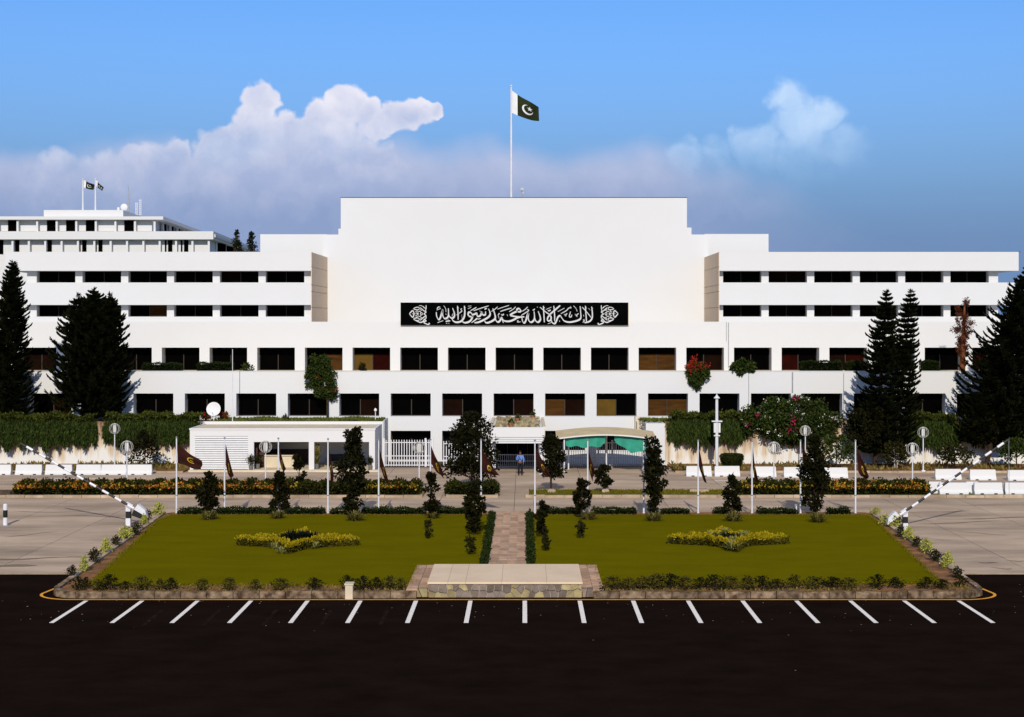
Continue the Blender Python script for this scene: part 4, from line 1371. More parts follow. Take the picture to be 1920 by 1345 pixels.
# ------------------------------------------------------------------ monkey-puzzle style pines
def pine(name, label, stems, droop=0.15, bark='bark', group=None, step=0.42, nbr=8):
    """stems: (base Vector, top Vector, profile: list of (t, radius))"""
    t = thing(name, label, 'pine tree', stems[0][0], group)
    tm = MB()
    Qs = []
    for base, top, prof in stems:
        H = (top - base).length
        tm.tube([base - Vector((0, 0, .1)), base.lerp(top, 0.5), top], [0.2, 0.13, 0.03], 8)
        ts = [p[0] for p in prof]
        rs = [p[1] for p in prof]
        z = 0.02 * H
        ph = rnd.uniform(0, 6)
        while z < H * 0.995:
            tt = z / H
            if tt >= ts[0]:
                Rr = float(np.interp(tt, ts, rs))
                c = base.lerp(top, tt)
                nb = nbr if Rr > 0.5 else 6
                ph += 0.6
                for b in range(nb):
                    a = ph + 2 * math.pi * b / nb + rnd.uniform(-0.2, 0.2)
                    L = Rr * rnd.uniform(0.62, 1.12)
                    ns = max(3, int(L / 0.24) + 2)
                    u = np.linspace(0, 1, ns + 1)
                    ca, sa = math.cos(a), math.sin(a)
                    zz = c.z + L * (-droop * np.sin(u * math.pi * 0.75) + 0.34 * u ** 3.2) + rnd.uniform(-.08, .08)
                    X = np.column_stack([c.x + ca * u * L, c.y + sa * u * L, zz])
                    # main rope of needles: two crossed ribbons
                    wdt = 0.115 * (1 - 0.40 * u)
                    side = np.array([-sa, ca, 0.0])
                    for wv in (side, np.array([0, 0, 1.0])):
                        A, B = X[:-1], X[1:]
                        Qs.append(np.stack([A + wv * wdt[:-1, None], B + wv * wdt[1:, None], B - wv * wdt[1:, None], A - wv * wdt[:-1, None]], axis=1))
                    # side branchlets, upturned
                    for k in range(1, ns):
                        for sg in (-1, 1):
                            l = (0.24 + 0.40 * (1 - u[k])) * min(1.0, 0.45 + 0.35 * Rr) * rnd.uniform(0.7, 1.2)
                            dirv = np.array([ca * 0.75, sa * 0.75, 0.32]) + sg * side * 0.75
                            dirv /= np.linalg.norm(dirv)
                            p0 = X[k]
                            p1 = p0 + dirv * l * 0.6
                            p2 = p1 + (dirv + np.array([0, 0, 0.55])) * l * 0.42
                            wv = np.array([0, 0, 0.06])
                            wh = np.cross(dirv, [0, 0, 1.0]) * 0.06
                            for q in (wv, wh):
                                Qs.append(np.stack([p0 + q, p1 + q, p1 - q, p0 - q])[None])
                                Qs.append(np.stack([p1 + q, p2 + q * .3, p2 - q * .3, p1 - q])[None])
            z += step * (0.75 + 0.5 * (1 - tt)) * rnd.uniform(0.85, 1.15)
        # tuft at the tip
        P = np.repeat(np.array(top)[None], 40, 0) + rng.normal(0, 0.05, (40, 3))
        Qs.append(leaf_quads(P, 0.3, 0.12, np.array([0, 0, 0.7]), 0.8))
    tm.build('trunk', M[bark], t)
    quads('crown', np.concatenate(Qs), M['pine'], t)
    return t


PY = 119.9
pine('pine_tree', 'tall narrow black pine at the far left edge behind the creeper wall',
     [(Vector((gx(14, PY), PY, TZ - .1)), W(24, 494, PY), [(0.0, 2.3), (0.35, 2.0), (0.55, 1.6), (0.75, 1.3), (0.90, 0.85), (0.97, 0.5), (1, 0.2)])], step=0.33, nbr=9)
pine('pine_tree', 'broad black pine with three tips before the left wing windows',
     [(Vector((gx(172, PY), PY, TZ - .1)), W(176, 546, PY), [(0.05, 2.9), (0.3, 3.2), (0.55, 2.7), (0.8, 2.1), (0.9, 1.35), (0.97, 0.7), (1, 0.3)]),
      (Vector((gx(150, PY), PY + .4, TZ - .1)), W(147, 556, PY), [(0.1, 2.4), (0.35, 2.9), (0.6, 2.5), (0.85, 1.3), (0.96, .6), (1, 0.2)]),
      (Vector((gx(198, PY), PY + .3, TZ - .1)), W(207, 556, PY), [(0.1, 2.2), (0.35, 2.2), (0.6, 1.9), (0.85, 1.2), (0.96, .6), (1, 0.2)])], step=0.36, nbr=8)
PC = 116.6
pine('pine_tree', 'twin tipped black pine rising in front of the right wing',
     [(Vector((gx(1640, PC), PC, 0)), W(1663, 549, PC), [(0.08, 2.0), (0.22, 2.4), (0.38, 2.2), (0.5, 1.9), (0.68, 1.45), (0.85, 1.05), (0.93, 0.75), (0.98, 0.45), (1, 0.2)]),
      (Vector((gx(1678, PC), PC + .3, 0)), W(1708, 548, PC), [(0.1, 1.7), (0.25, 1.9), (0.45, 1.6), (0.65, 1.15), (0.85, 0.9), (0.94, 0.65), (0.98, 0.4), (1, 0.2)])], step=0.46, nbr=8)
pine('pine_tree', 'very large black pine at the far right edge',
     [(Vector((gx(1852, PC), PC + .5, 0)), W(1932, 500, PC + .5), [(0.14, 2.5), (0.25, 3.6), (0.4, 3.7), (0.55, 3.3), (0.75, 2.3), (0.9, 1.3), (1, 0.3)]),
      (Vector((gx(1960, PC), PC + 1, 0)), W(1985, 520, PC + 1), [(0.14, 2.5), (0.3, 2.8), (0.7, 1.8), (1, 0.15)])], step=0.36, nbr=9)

for k, (px, y0, y1, w) in enumerate(((444.5, 431, 462, 21), (473, 436, 470, 24))):
    Y = 190.0
    b = W(px, y1, Y); b.z = 0
    h = gz(y0, Y)
    leafy('distant_tree', ['dark conical treetop behind the parapet, nearer the columned building', 'dark conical treetop behind the parapet, touching the side block'][k], 'tree', b, h, w * Y / F,
          1500, 40, lambda t: (1 - t) ** 0.6 + 0.08, z0=h - 4.4, leaf=0.22, m='far_leaf', group='treetops behind the roof', cr=0.2, trunk_r=0.3)

# dead russet tree on the terrace
DY = 124.5
b = Vector((gx(1804, DY), DY, gz(697, D1) - 0.22))
dt = thing('dead_tree', 'dead russet tree with bare trunk on the terrace beside the far right pine', 'tree', b)
mb = MB().tube([b, W(1806, 640, DY), W(1808, 590, DY), W(1809, 563, DY)], [0.26, 0.20, 0.10, 0.04], 9)
mb.tube([W(1803, 694, DY), W(1815, 676, DY)], [0.12, 0.10], 7)
mb.build('trunk', M['bark_red'], dt)
P, D, C = clump_points((gx(1806, DY), DY, b.z), gz(560, DY) - b.z, 1.7, 3600, 60, lambda t: 0.45 if t < .4 else (1.0 if t < 0.8 else 0.6), 1.5, 0.17)
quads('crown', leaf_quads(P, 0.17, 0.2, np.array([0, 0, -0.6]), 0.9), M['dry_leaf'], dt)


# ------------------------------------------------------------------ creepers hanging over the terrace walls
def creeper(name, label, px0, px1, ytop, ybot, Y, n, bulge=0.9, cat='creeper', round_ends=True, flowers=None):
    x0, x1 = gx(px0, Y), gx(px1, Y)
    zt, zb = gz(ytop, Y), gz(ybot, Y)
    t = thing(name, label, cat, ((x0 + x1) / 2, Y, zb))
    xs = rng.uniform(x0, x1, n)
    u = rng.uniform(0, 1, n)
    edge = np.minimum((xs - x0), (x1 - xs)) / 1.2
    edge = np.clip(edge, 0, 1) ** 0.5 if round_ends else np.ones(n)
    lobes = 0.5 + 0.5 * np.sin(xs * 2.3 + np.sin(xs * 0.9) * 2) * np.sin(xs * 5.1)
    depth = (zt - zb) * (0.82 + 0.2 * lobes) * (0.55 + 0.45 * edge)
    out = bulge * (0.35 + 0.65 * np.sin(np.clip(u * 2.6, 0, math.pi / 2))) * (0.65 + 0.35 * lobes) * edge + 0.13 * np.sin(xs * 13.0 + 2 * np.sin(xs * 3.1)) * np.clip(u * 4, 0, 1)
    y = Y - out + rng.uniform(0, 0.25, n)
    z = zt - u * depth * (1 + 0.12 * np.sin(xs * 9.0 + 3 * np.sin(xs * 2.3))) - (1 - edge) * 0.5 + rng.normal(0, 0.06, n)
    P = np.column_stack([xs, y, z])
    dirs = np.column_stack([np.zeros(n), -0.35 * np.ones(n), np.where(u < 0.12, 0.3, -1.5)])
    Q = leaf_quads(P, rng.uniform(0.16, 0.42, n) * np.where(u < 0.12, 0.6, 1.0), 0.12, dirs, 0.38)
    nt = n // 4
    xt = rng.uniform(x0 + .3, x1 - .3, nt)
    Pt = np.column_stack([xt, Y + rng.uniform(-bulge * 0.7, 1.2, nt), zt - 0.05 + rng.normal(0, 0.09, nt) + 0.10 * np.sin(xt * 1.7) + 0.09 * np.sin(xt * 4.3 + 1)])
    Q2 = leaf_quads(Pt, 0.2, 0.25, np.array([0, -0.2, 0.7]), 0.8)
    quads('foliage', Q, M['creeper'], t)
    quads('top_shoots', Q2, M['creeper_top'], t)
    # woody mass behind the leaves
    MB().box(x0 + 0.5, x1 - 0.5, Y - 0.12, Y + 0.9, zt - 0.9, zt - 0.10).build('stems', M['dark_shrub'], t)
    return t


creeper('hanging_creeper', 'dense green creeper over the retaining wall at the far left edge', -60, 184, 781, 835, TY, 17000)
creeper('hanging_creeper', 'dense green creeper over the wall between white gap and guard house', 192, 382, 780, 832, TY, 12000)
creeper('hanging_creeper', 'dense green creeper over the wall behind the camera pole', 1250, 1400, 778, 832, TY, 11000)
creeper('hanging_creeper', 'dark green creeper over the wall behind the far pair of globe lamps', 1690, 1800, 780, 838, TY, 8000)
creeper('hanging_creeper', 'shadowed creeper over the wall at the far right edge', 1798, 1990, 782, 836, TY, 9000)


def bush_mass(name, label, cat, c, sx, sy, sz, n, m, leaf=0.2, flowers=(), clumps=60, aspect=0.28, dirs=None, stems=True, top_only=False, boxy=False):
    t = thing(name, label, cat, (c[0], c[1], c[2] - sz))
    th = unit(rng.normal(size=(clumps, 3))) * (rng.uniform(0.2, 1, clumps) ** 0.5)[:, None]
    if boxy:
        th = rng.uniform(-1, 1, (clumps, 3))
        th[:, 0] *= np.where(th[:, 2] > 0.6, 0.6, 1.0)
    C = th * np.array([sx, sy, sz]) * 0.82 + np.array(c)
    k = rng.integers(0, clumps, n)
    d = unit(rng.normal(size=(n, 3)))
    rr = 0.30 * min(sx, sz) * (0.6 + 0.6 * rng.uniform(0, 1, clumps))
    P = C[k] + d * (rr[k] * rng.uniform(0, 1, n) ** 0.4)[:, None]
    quads('foliage', leaf_quads(P, leaf, aspect, dirs if dirs is not None else d * 0.6, 0.8), M[m], t)
    if stems:
        mb = MB()
        for q in range(0, clumps, 4):
            mb.tube([(c[0], c[1] + .1, c[2] - sz), tuple(C[q])], [0.05, 0.015], 5)
        mb.build('stems', M['bark'], t)
    for nm, fm, cnt, per, spread, fs in flowers:
        kc = rng.choice(clumps, cnt, replace=cnt > clumps)
        if top_only:
            order = np.argsort(-C[:, 2])[:max(4, clumps // 3)]
            kc = order[rng.integers(0, len(order), cnt)]
        cc = C[kc] + unit(rng.normal(size=(cnt, 3)) * np.array([1, .3, 1]) + np.array([0, -1.2, 0])) * rr[kc][:, None]
        P = np.repeat(cc, per, 0) + rng.normal(0, spread, (cnt * per, 3))
        quads(nm, leaf_quads(P, fs, 0.45, np.array([0, -0.6, 0.3]), 0.8), M[fm], t)
    return t


bush_mass('bougainvillea', 'sprawling bougainvillea with magenta and white blossoms on the wall', 'bougainvillea', (gx(1482, TY - .4), TY - 0.55, gz(788, TY)), 4.6, 1.1, 1.95, 21000, 'creeper', 0.22,
          (('white_blossoms', 'white_flower', 60, 6, 0.09, 0.11), ('magenta_blossoms', 'magenta', 17, 18, 0.12, 0.14)), 190)
bush_mass('bougainvillea', 'small red flowering bougainvillea spilling over the terrace parapet', 'bougainvillea', (gx(1306, D1 - .2), D1 - 0.2, gz(702, D1)), 1.05, 0.45, 1.4, 5600, 'creeper', 0.17,
          (('red_blossoms', 'red_flower', 22, 24, 0.12, 0.13),), 44, dirs=np.array([0, -0.4, -0.9]), top_only=True)
bush_mass('climbing_plant', 'tall green climber covering the parapet in front of a window bay', 'climber', (gx(601, D1 - .3), D1 - 0.35, gz(707, D1)), 1.25, 0.5, 2.0, 8200, 'creeper', 0.19,
          (('russet_leaves', 'red_flower', 5, 12, 0.12, 0.12),), 75, dirs=np.array([0, -0.3, -0.4]), stems=False, boxy=True)
tmb = MB().tube([(gx(614, D1 - .4), D1 - 0.4, TZ - .1), (gx(614, D1 - .4), D1 - .4, gz(735, D1))], 0.09, 7)
tmb.build('trunk', M['bark'], bpy.data.objects['climbing_plant'])
bush_mass('trailing_plant', 'leafy palm-like plant trailing over the parapet beside the red bougainvillea', 'plant', (gx(1392, D1), D1 - 0.05, gz(688, D1)), 1.15, 0.5, 0.65, 2400, 'creeper', 0.22, (), 26)
tq = tuft_later = (gx(1404, D1 + .4), D1 + 0.4, gz(690, D1))
# clipped hedges and plants standing on the terrace
TD = gz(697, D1) - 0.22


def box_hedge(name, label, x0, x1, y0, y1, z0, z1, n, m='hedge', leaf=0.09, cat='hedge', taper=0.0, rough=0.03, flowers=None, parent_mat='void'):
    t = thing(name, label, cat, ((x0 + x1) / 2, (y0 + y1) / 2, z0))
    MB().box(x0 + .06, x1 - .06, y0 + .06, y1 - .06, z0, z1 - .06).build('stems', M[parent_mat], t)
    A = np.array([(x1 - x0) * (z1 - z0), (x1 - x0) * (y1 - y0), (y1 - y0) * (z1 - z0), (y1 - y0) * (z1 - z0)])
    f = rng.choice(4, n, p=A / A.sum())
    u, v = rng.uniform(0, 1, n), rng.uniform(0, 1, n)
    X = np.where(f == 2, x0, np.where(f == 3, x1, x0 + u * (x1 - x0)))
    Yv = np.where(f == 0, y0, np.where(f == 1, y0 + v * (y1 - y0), y0 + u * (y1 - y0)))
    Z = np.where(f == 1, z1, z0 + v * (z1 - z0))
    bump = (0.04 if cat == 'hedge' else 0.09) * (np.sin(X * 5.3) + np.sin(Yv * 7 + X * 2.1))
    P = np.column_stack([X, Yv, Z + bump * (f == 1)]) + rng.normal(0, rough, (n, 3))
    D = np.column_stack([np.where(f == 2, -1, np.where(f == 3, 1, 0)), np.where(f == 0, -1, 0), np.where(f == 1, 1, 0.25)]).astype(float)
    quads('foliage', leaf_quads(P, leaf, 0.32, D, 0.8), M[m], t)
    if flowers:
        for nm, fm, cnt, fs in flowers:
            X = rng.uniform(x0, x1, cnt)
            kk = 0.5 + 0.5 * np.sin(X * 1.9 + 1.3 * np.sin(X * .7))
            sel = rng.uniform(0, 1, cnt) < 0.25 + 0.75 * kk
            X = X[sel]
            c2 = len(X)
            fr = rng.uniform(0, 1, c2)
            Yv = np.where(fr < .6, rng.uniform(y0, y1, c2), y0 - 0.03)
            Z = np.where(fr < .6, z1 + rng.uniform(-.04, .13, c2), z1 - rng.uniform(0, 0.17, c2))
            quads(nm, leaf_quads(np.column_stack([X, Yv, Z]), fs, 0.45, np.array([0, -.5, .8]), 0.8), M[fm], t)
    return t


for px0, px1, py, lab in ((270, 340, 683, 'low green hedge on the terrace beside the broad pine'), (373, 436, 682, 'low green hedge on the terrace left of the thin pole'),
                          (1502, 1576, 679, 'clipped dark hedge on the terrace above the bougainvillea'), (1588, 1622, 680, 'short clipped hedge on the terrace behind the twin pine'),
                          (1728, 1757, 679, 'short clipped hedge on the terrace between twin pine and dead tree')):
    box_hedge('terrace_hedge', lab, gx(px0, D1 + .9), gx(px1, D1 + .9), D1 + 0.4, D1 + 1.4, TD, gz(py, D1 + .9), 2600, 'hedge', 0.10)
for px, py, w, lab, m in ((464, 683, 0.9, 'small leafy plant over the parapet near the thin pole', 'creeper'), (679, 682, 0.5, 'tiny dark potted plant against the tan blind', 'dark_shrub'), (1843, 676, 0.9, 'small plant behind the parapet near the far right pine', 'creeper')):
    bb = Vector((gx(px, D1 + .5), D1 + 0.5, TD))
    leafy('terrace_plant', lab, 'plant', bb, gz(py, D1 + .5) - TD, w, 420, 16, leaf=0.16, m=m, z0=0.05, cr=0.25, trunk_r=0.03)

# growth along the top of the terraces
P = np.column_stack([rng.uniform(gx(400, 120), TLX - 0.1, 9000), rng.uniform(119.0, 121.9, 9000), np.full(9000, TZ - 0.06)])
P = np.vstack([P, np.column_stack([rng.uniform(gx(1200, 121), gx(1260, 121), 900), rng.uniform(119.3, 121.9, 900), np.full(900, TZ - 0.06)])])
P[:, 2] += rng.uniform(0, .05, len(P)) + 0.10 * np.maximum(0, np.sin(P[:, 0] * 1.3) * np.sin(P[:, 0] * .45 + 1))
tag(quads('terrace_grass', leaf_quads(P, 0.2, 0.2, np.array([0, 0, 1.0]), 0.9), M['grass_leaf']), 'rough green grass on the terrace above the guard house', 'grass', kind='stuff')
for px, py, m, fm, lab in ((92, 772, 'creeper', 'red_flower', 'red flowering plant on the terrace between the left pines'), (160, 772, 'creeper', 'red_flower', 'red flowering plant on the terrace under the broad pine'),
                           (386, 771, 'creeper', 'red_flower', 'red flowering plant just left of the satellite dish'), (420, 771, 'creeper', 'red_flower', 'red flowering plant just right of the satellite dish')):
    c = (gx(px, 120.5), 120.5, TZ + 0.25)
    bush_mass('flowering_plant', lab, 'plant', c, 0.45, 0.3, 0.35, 380, m, 0.15, (('red_blossoms', fm, 10, 12, 0.07, 0.12),), 14)

# ------------------------------------------------------------------ satellite dish, thin pole, white post on the terrace
sdl = Vector((gx(401, 119.3), 119.3, TZ - 0.05))
sd = thing('satellite_dish', 'round white satellite dish on a tripod above the guard house roof', 'satellite dish', sdl)
mb = MB()
n = 24
prof = [(0.02, 0.10), (0.2, 0.085), (0.38, 0.045), (0.54, 0.0), (0.555, 0.0), (0.40, 0.07), (0.02, 0.13)]
vs, fs = [], []
cz = sdl.z + (gz(767, 119.3) - sdl.z)
tilt = R(14)
for r, d in prof:
    for k in range(n):
        a = 2 * math.pi * k / n
        x, zz, yy = r * math.cos(a), r * math.sin(a), d
        vs.append((sdl.x + x, sdl.y - 0.15 + yy * math.cos(tilt) + zz * math.sin(tilt), cz + zz * math.cos(tilt) - yy * math.sin(tilt)))
for i in range(len(prof) - 1):
    for k in range(n):
        fs.append((i * n + k, i * n + (k + 1) % n, (i + 1) * n + (k + 1) % n, (i + 1) * n + k))
mb.add(vs, fs).build('bowl', M['white_clean'], sd, True)
MB().tube([(sdl.x, sdl.y - .12, cz - .5), (sdl.x, sdl.y - .75, cz - .18)], 0.018, 5).build('feed_arm', M['steel'], sd)
for k, (ox, oy) in enumerate(((-0.32, 0.1), (0.34, 0.1), (0.02, -0.15))):
    MB().tube([(sdl.x + ox, sdl.y + oy, sdl.z), (sdl.x, sdl.y + 0.05, cz - 0.35)], 0.03, 6).build('leg', M['steel_white'], sd)
tp = thing('thin_pole', 'very thin white pole standing in front of the facade above the guard house', 'pole', (gx(436, 119), 119.0, TZ - .1))
MB().tube([(gx(436, 119), 119, TZ - .1), (gx(436, 119), 119, gz(655, 119))], [0.035, 0.022], 6).build('shaft', M['steel_white'], tp)
wp_ = thing('white_post', 'short white concrete post behind the creeper under the broad pine', 'post', (gx(143, 119.3), 119.3, TZ))
MB().box(gx(135, 119.3), gx(152, 119.3), 119.2, 119.5, TZ - .1, gz(757, 119.3)).build('shaft', M['white'], wp_)
gl = thing('garden_lamp', 'small white globe garden lamp at the terrace end', 'lamp', (gx(704, 119.6), 119.6, TZ - .1))
MB().tube([(gx(704, 119.6), 119.6, TZ - .1), (gx(704, 119.6), 119.6, gz(773, 119.6))], 0.035, 6).build('stem', M['steel_white'], gl)
MB().lathe((gx(704, 119.6), 119.6, gz(772.5, 119.6)), [(0.03, 0), (0.10, 0.06), (0.12, 0.15), (0.07, 0.25), (0.01, 0.3)], 12).build('globe', M['lamp'], gl, True)
tpz = Vector((gx(536, 119.5), 119.5, TZ - .08))
pt = thing('potted_plant', 'small plant in a red pot on the terrace edge above the guard house', 'potted plant', tpz)
MB().lathe(tpz, [(0.10, 0), (0.15, 0.22), (0.17, 0.26)], 10).build('pot', M['terracotta'], pt)
quads('foliage', leaf_quads(np.repeat(np.array(tpz)[None] + [0, 0, .3], 90, 0) + rng.normal(0, .1, (90, 3)), 0.2, .2, np.array([0, 0, .8]), .8), M['creeper'], pt)

# ================================================================== GUARD HOUSE
GY0, GY1, GZ = 113.5, 118.55, 3.08
gxa, gxb = gx(356, GY0), gx(703, GY0)
gh = thing('guard_house', 'low white guard house with louvred end and two open bays', 'guard house', ((gxa + gxb) / 2, GY0, 0))
zo = gz(829, GY0)
bays = [(gx(476, GY0), gx(579, GY0)), (gx(589, GY0), gx(692, GY0))]
lv = (gx(366, GY0), gx(465, GY0))
wallm = MB()
wallm.box(gxa, lv[0], GY0, GY0 + 0.25, 0, GZ - 0.02)
wallm.box(lv[1], bays[0][0], GY0, GY0 + 0.25, 0, GZ - 0.02)
wallm.box(bays[0][1], bays[1][0], GY0, GY0 + 0.25, 0, GZ - 0.02)
wallm.box(bays[1][1], gxb, GY0, GY0 + 0.25, 0, GZ - 0.02)
wallm.box(bays[0][0], bays[0][1], GY0, GY0 + 0.25, zo, GZ - 0.02)
wallm.box(bays[1][0], bays[1][1], GY0, GY0 + 0.25, zo, GZ - 0.02)
wallm.box(lv[0], lv[1], GY0, GY0 + 0.25, gz(818, GY0), GZ - 0.02)
wallm.box(lv[0], lv[1], GY0 + 0.1, GY0 + 0.25, 0, gz(818, GY0))
wallm.box(gxa, gxa + 0.2, GY0 + 0.25, GY1, 0, GZ - 0.02)
wallm.box(gxb - 0.2, gxb, GY0 + 0.25, GY0 + 1.6, 0, GZ - 0.02)
wallm.box(gxb - 0.2, gxb, GY0 + 3.6, GY1, 0, GZ - 0.02)
wallm.box(gxb - 0.2, gxb, GY0 + 1.6, GY0 + 3.6, zo, GZ - 0.02)
wallm.box(gxa + .2, gxb - .2, GY1 - 0.2, GY1, 0, GZ - 0.02)
wallm.build('wall', M['white'], gh)
MB().box(gxa - 0.02, gxb + 0.02, GY0 - 0.02, GY1 + 0.02, GZ - 0.018, GZ + 0.06).build('roof', M['cream'], gh)
rim = MB()
rim.box(gxa - 0.04, gxb + 0.04, GY0 - 0.04, GY0 + 0.12, GZ - 0.016, GZ + 0.10)
rim.box(gxa - 0.04, gxa + 0.12, GY0 + 0.12, GY1 + 0.04, GZ - 0.016, GZ + 0.10)
rim.box(gxb - 0.12, gxb + 0.04, GY0 + 0.12, GY1 + 0.04, GZ - 0.016, GZ + 0.10)
rim.build('roof_rim', M['white'], gh)
MB().box(gxa, gxb + 0.3, GY0 - 0.55, GY0 - 0.003, -0.02, 0.14).build('step', M['cream'], gh)
MB().box(gxa, gxb - 0.2, GY0 + 0.25, GY1 - 0.2, -0.02, 0.13).build('floor', M['cream'], gh)
nl = 15
zl0, zl1 = gz(880, GY0), gz(818, GY0)
lo = None
for k in range(nl):
    z = zl0 + (zl1 - zl0) * k / nl
    h = (zl1 - zl0) / nl
    mb = MB().add([(lv[0], GY0 - 0.03, z + 0.02), (lv[1], GY0 - 0.03, z + 0.02), (lv[1], GY0 + 0.08, z + h - 0.015), (lv[0], GY0 + 0.08, z + h - 0.015),
                   (lv[0], GY0 + 0.0, z + 0.005), (lv[1], GY0 + 0.0, z + 0.005), (lv[1], GY0 + 0.1, z + h - 0.03), (lv[0], GY0 + 0.1, z + h - 0.03)],
                  [(0, 1, 2, 3), (4, 7, 6, 5), (0, 4, 5, 1), (2, 6, 7, 3), (0, 3, 7, 4), (1, 5, 6, 2)])
    mb.build('slat', M['white_clean'], gh)
MB().box(bays[0][0] - .02, bays[0][0] + 0.12, GY0 + 0.9, GY0 + 1.0, 0.13, zo).build('door_frame', M['brown_wood'], gh)
MB().box(bays[0][0], bays[0][1], GY0 + 0.26, GY0 + 0.31, zo - 0.09, zo - 0.003).build('lintel_trim', M['brown_wood'], gh)
MB().box(gx(485, 117), gx(585, 117), GY1 - 0.32, GY1 - 0.2, 0.13, 1.25).build('dado', M['brown_wood'], gh)
MB().box(gxa + .3, gx(499, 116), GY0 + 1.6, GY0 + 1.72, 0.13, zo + .6).build('partition', M['brown_wood'], gh)
dk = thing('reception_desk', 'cream stepped reception desk inside the open guard house bay', 'desk', (gx(520, 115.5), 115.4, 0.13))
MB().box(gx(488, 115.5), gx(548, 115.5), 115.2, 115.9, 0.13, 0.98).build('front', M['cream'], dk)
MB().box(gx(486, 115.5), gx(550, 115.5), 115.1, 116.0, 0.98, 1.05).build('top', M['cream'], dk)
MB().box(gx(548, 115.5) + 0.01, gx(562, 115.5), 115.2, 115.9, 0.13, 0.70).build('side', M['cream'], dk)
sf = thing('sofa', 'dark sofa inside the guard house bay nearest the gate', 'sofa', (gx(640, 116.5), 116.5, 0.13))
sx0, sx1 = gx(612, 116.5), gx(668, 116.5)
MB().box(sx0 + .18, sx1 - .18, 116.1, 116.8, 0.2, 0.5).build('seat', M['sofa'], sf)
MB().box(sx0 + .18, sx1 - .18, 116.8, 117.05, 0.2, 0.98).build('backrest', M['sofa'], sf)
MB().box(sx0, sx0 + .175, 116.1, 117.05, 0.2, 0.72).build('armrest', M['sofa'], sf)
MB().box(sx1 - .175, sx1, 116.1, 117.05, 0.2, 0.72).build('armrest', M['sofa'], sf)
for ox in (sx0 + .05, sx1 - .1):
    MB().box(ox, ox + 0.05, 116.15, 116.2, 0.13, 0.2).build('foot', M['steel'], sf)


def potted(px, py, Y, label, h=0.75, w=0.5, pot='pot_metal', m='dark_shrub', z=0.14, up=0.8, leaf=0.17):
    b = Vector((gx(px, Y), Y, z))
    t = thing('potted_plant', label, 'potted plant', b, 'potted plants at the guard house')
    MB().lathe(b, [(0.13, 0), (0.16, 0.35), (0.17, 0.38)], 12).build('pot', M[pot], t)
    MB().tube([b + Vector((0, 0, .36)), b + Vector((0.02, 0, h * .8))], 0.02, 5).build('stem', M['bark'], t)
    P = np.array(b)[None] + np.array([0, 0, 0.4 + (h - .4) * .55]) + rng.normal(0, 1, (150, 3)) * np.array([w * .25, w * .25, (h - .4) * .3])
    quads('foliage', leaf_quads(P, leaf, 0.22, np.array([0, 0, up]), .8), M[m], t)
    return t


potted(470, 880, GY0 - 0.3, 'bushy potted plant between louvres and first open bay', 0.98, 0.5)
potted(483, 878, GY0 + 0.5, 'dark potted plant just inside the first open bay', 1.0, 0.5)
potted(366, 881, GY0 - 0.3, 'steel pot at the louvred end of the guard house', 0.55, 0.25)
potted(594, 880, GY0 + 0.45, 'tall yellow green potted plant against the middle pillar', 1.35, 0.4, m='blade', up=1.6, leaf=0.3)
potted(694, 881, GY0 - 0.3, 'slim dark potted plant at the gate end of the guard house', 0.85, 0.3)

# ================================================================== ENTRANCE PORCH
EY0 = 111.0
ex0, ex1 = gx(920, EY0), gx(1020, EY0)
ez1, ez0 = gz(803, EY0), gz(832, EY0)
por = thing('entrance_porch', 'white entrance porch with a stone strewn flat roof in the middle', 'porch', ((ex0 + ex1) / 2, EY0, 0))
MB().box(ex0, ex1, EY0 + 0.003, D1 - 0.01, gz(820, EY0), ez1 - 0.02).build('roof_slab', M['white'], por)
for k in range(3):
    z = ez0 + (gz(820.5, EY0) - ez0) * k / 3
    h = (gz(820.5, EY0) - ez0) / 3
    MB().box(ex0 + 0.03, ex1 - 0.03, EY0 + 0.03, EY0 + 0.10, z + 0.02, z + h - 0.012).build('slat', M['white_clean'], por)
MB().box(ex0 + .02, ex1 - .02, EY0 + 0.1, EY0 + 0.3, ez0, gz(820.5, EY0)).build('beam', M['white'], por)
for xa, xb in ((ex0, ex0 + .3), (ex1 - 0.38, ex1)):
    MB().box(xa, xb, EY0 + 3.2, EY0 + 4.2, 0, gz(820, EY0)).build('pillar', M['white'], por)
    MB().box(xa + .06, xb - .06, EY0 + 0.4, EY0 + 0.6, 0, gz(820, EY0)).build('post', M['steel_white'], por)
MB().box(ex0 - 0.12, ex1 + 0.12, EY0, EY0 + 0.12, ez1 - 0.018, ez1 + 0.06).build('rim', M['white'], por)
MB().box(ex0 - 0.12, ex0 + 0.1, EY0 + .12, D1 - .02, ez1 - 0.018, ez1 + 0.12).build('rim', M['cream'], por)
MB().box(ex1 - 0.1, ex1 + 0.12, EY0 + .12, D1 - .02, ez1 - 0.018, ez1 + 0.12).build('rim', M['cream'], por)
rock_me = []
for q in range(5):
    pts = unit(rng.normal(size=(9, 3))) * np.array([0.17, 0.17, 0.09])
    ang = np.sort(rng.uniform(0, 2 * math.pi, 7))
    rr = rng.uniform(0.7, 1.1, 7)
    base_ = [(0.17 * rr[i] * math.cos(ang[i]), 0.17 * rr[i] * math.sin(ang[i])) for i in range(7)]
    mb = MB()
    vs = [(x, y, 0) for x, y in base_] + [(x * .7 + .01, y * .7, 0.10 + 0.03 * rr[i]) for i, (x, y) in enumerate(base_)]
    mb.add(vs, [tuple(range(7, 14))] + [(i, (i + 1) % 7, 7 + (i + 1) % 7, 7 + i) for i in range(7)])
    o = mb.build('roof_stone', M['rubble'], None)
    rock_me.append(o.data)
    bpy.data.objects.remove(o)
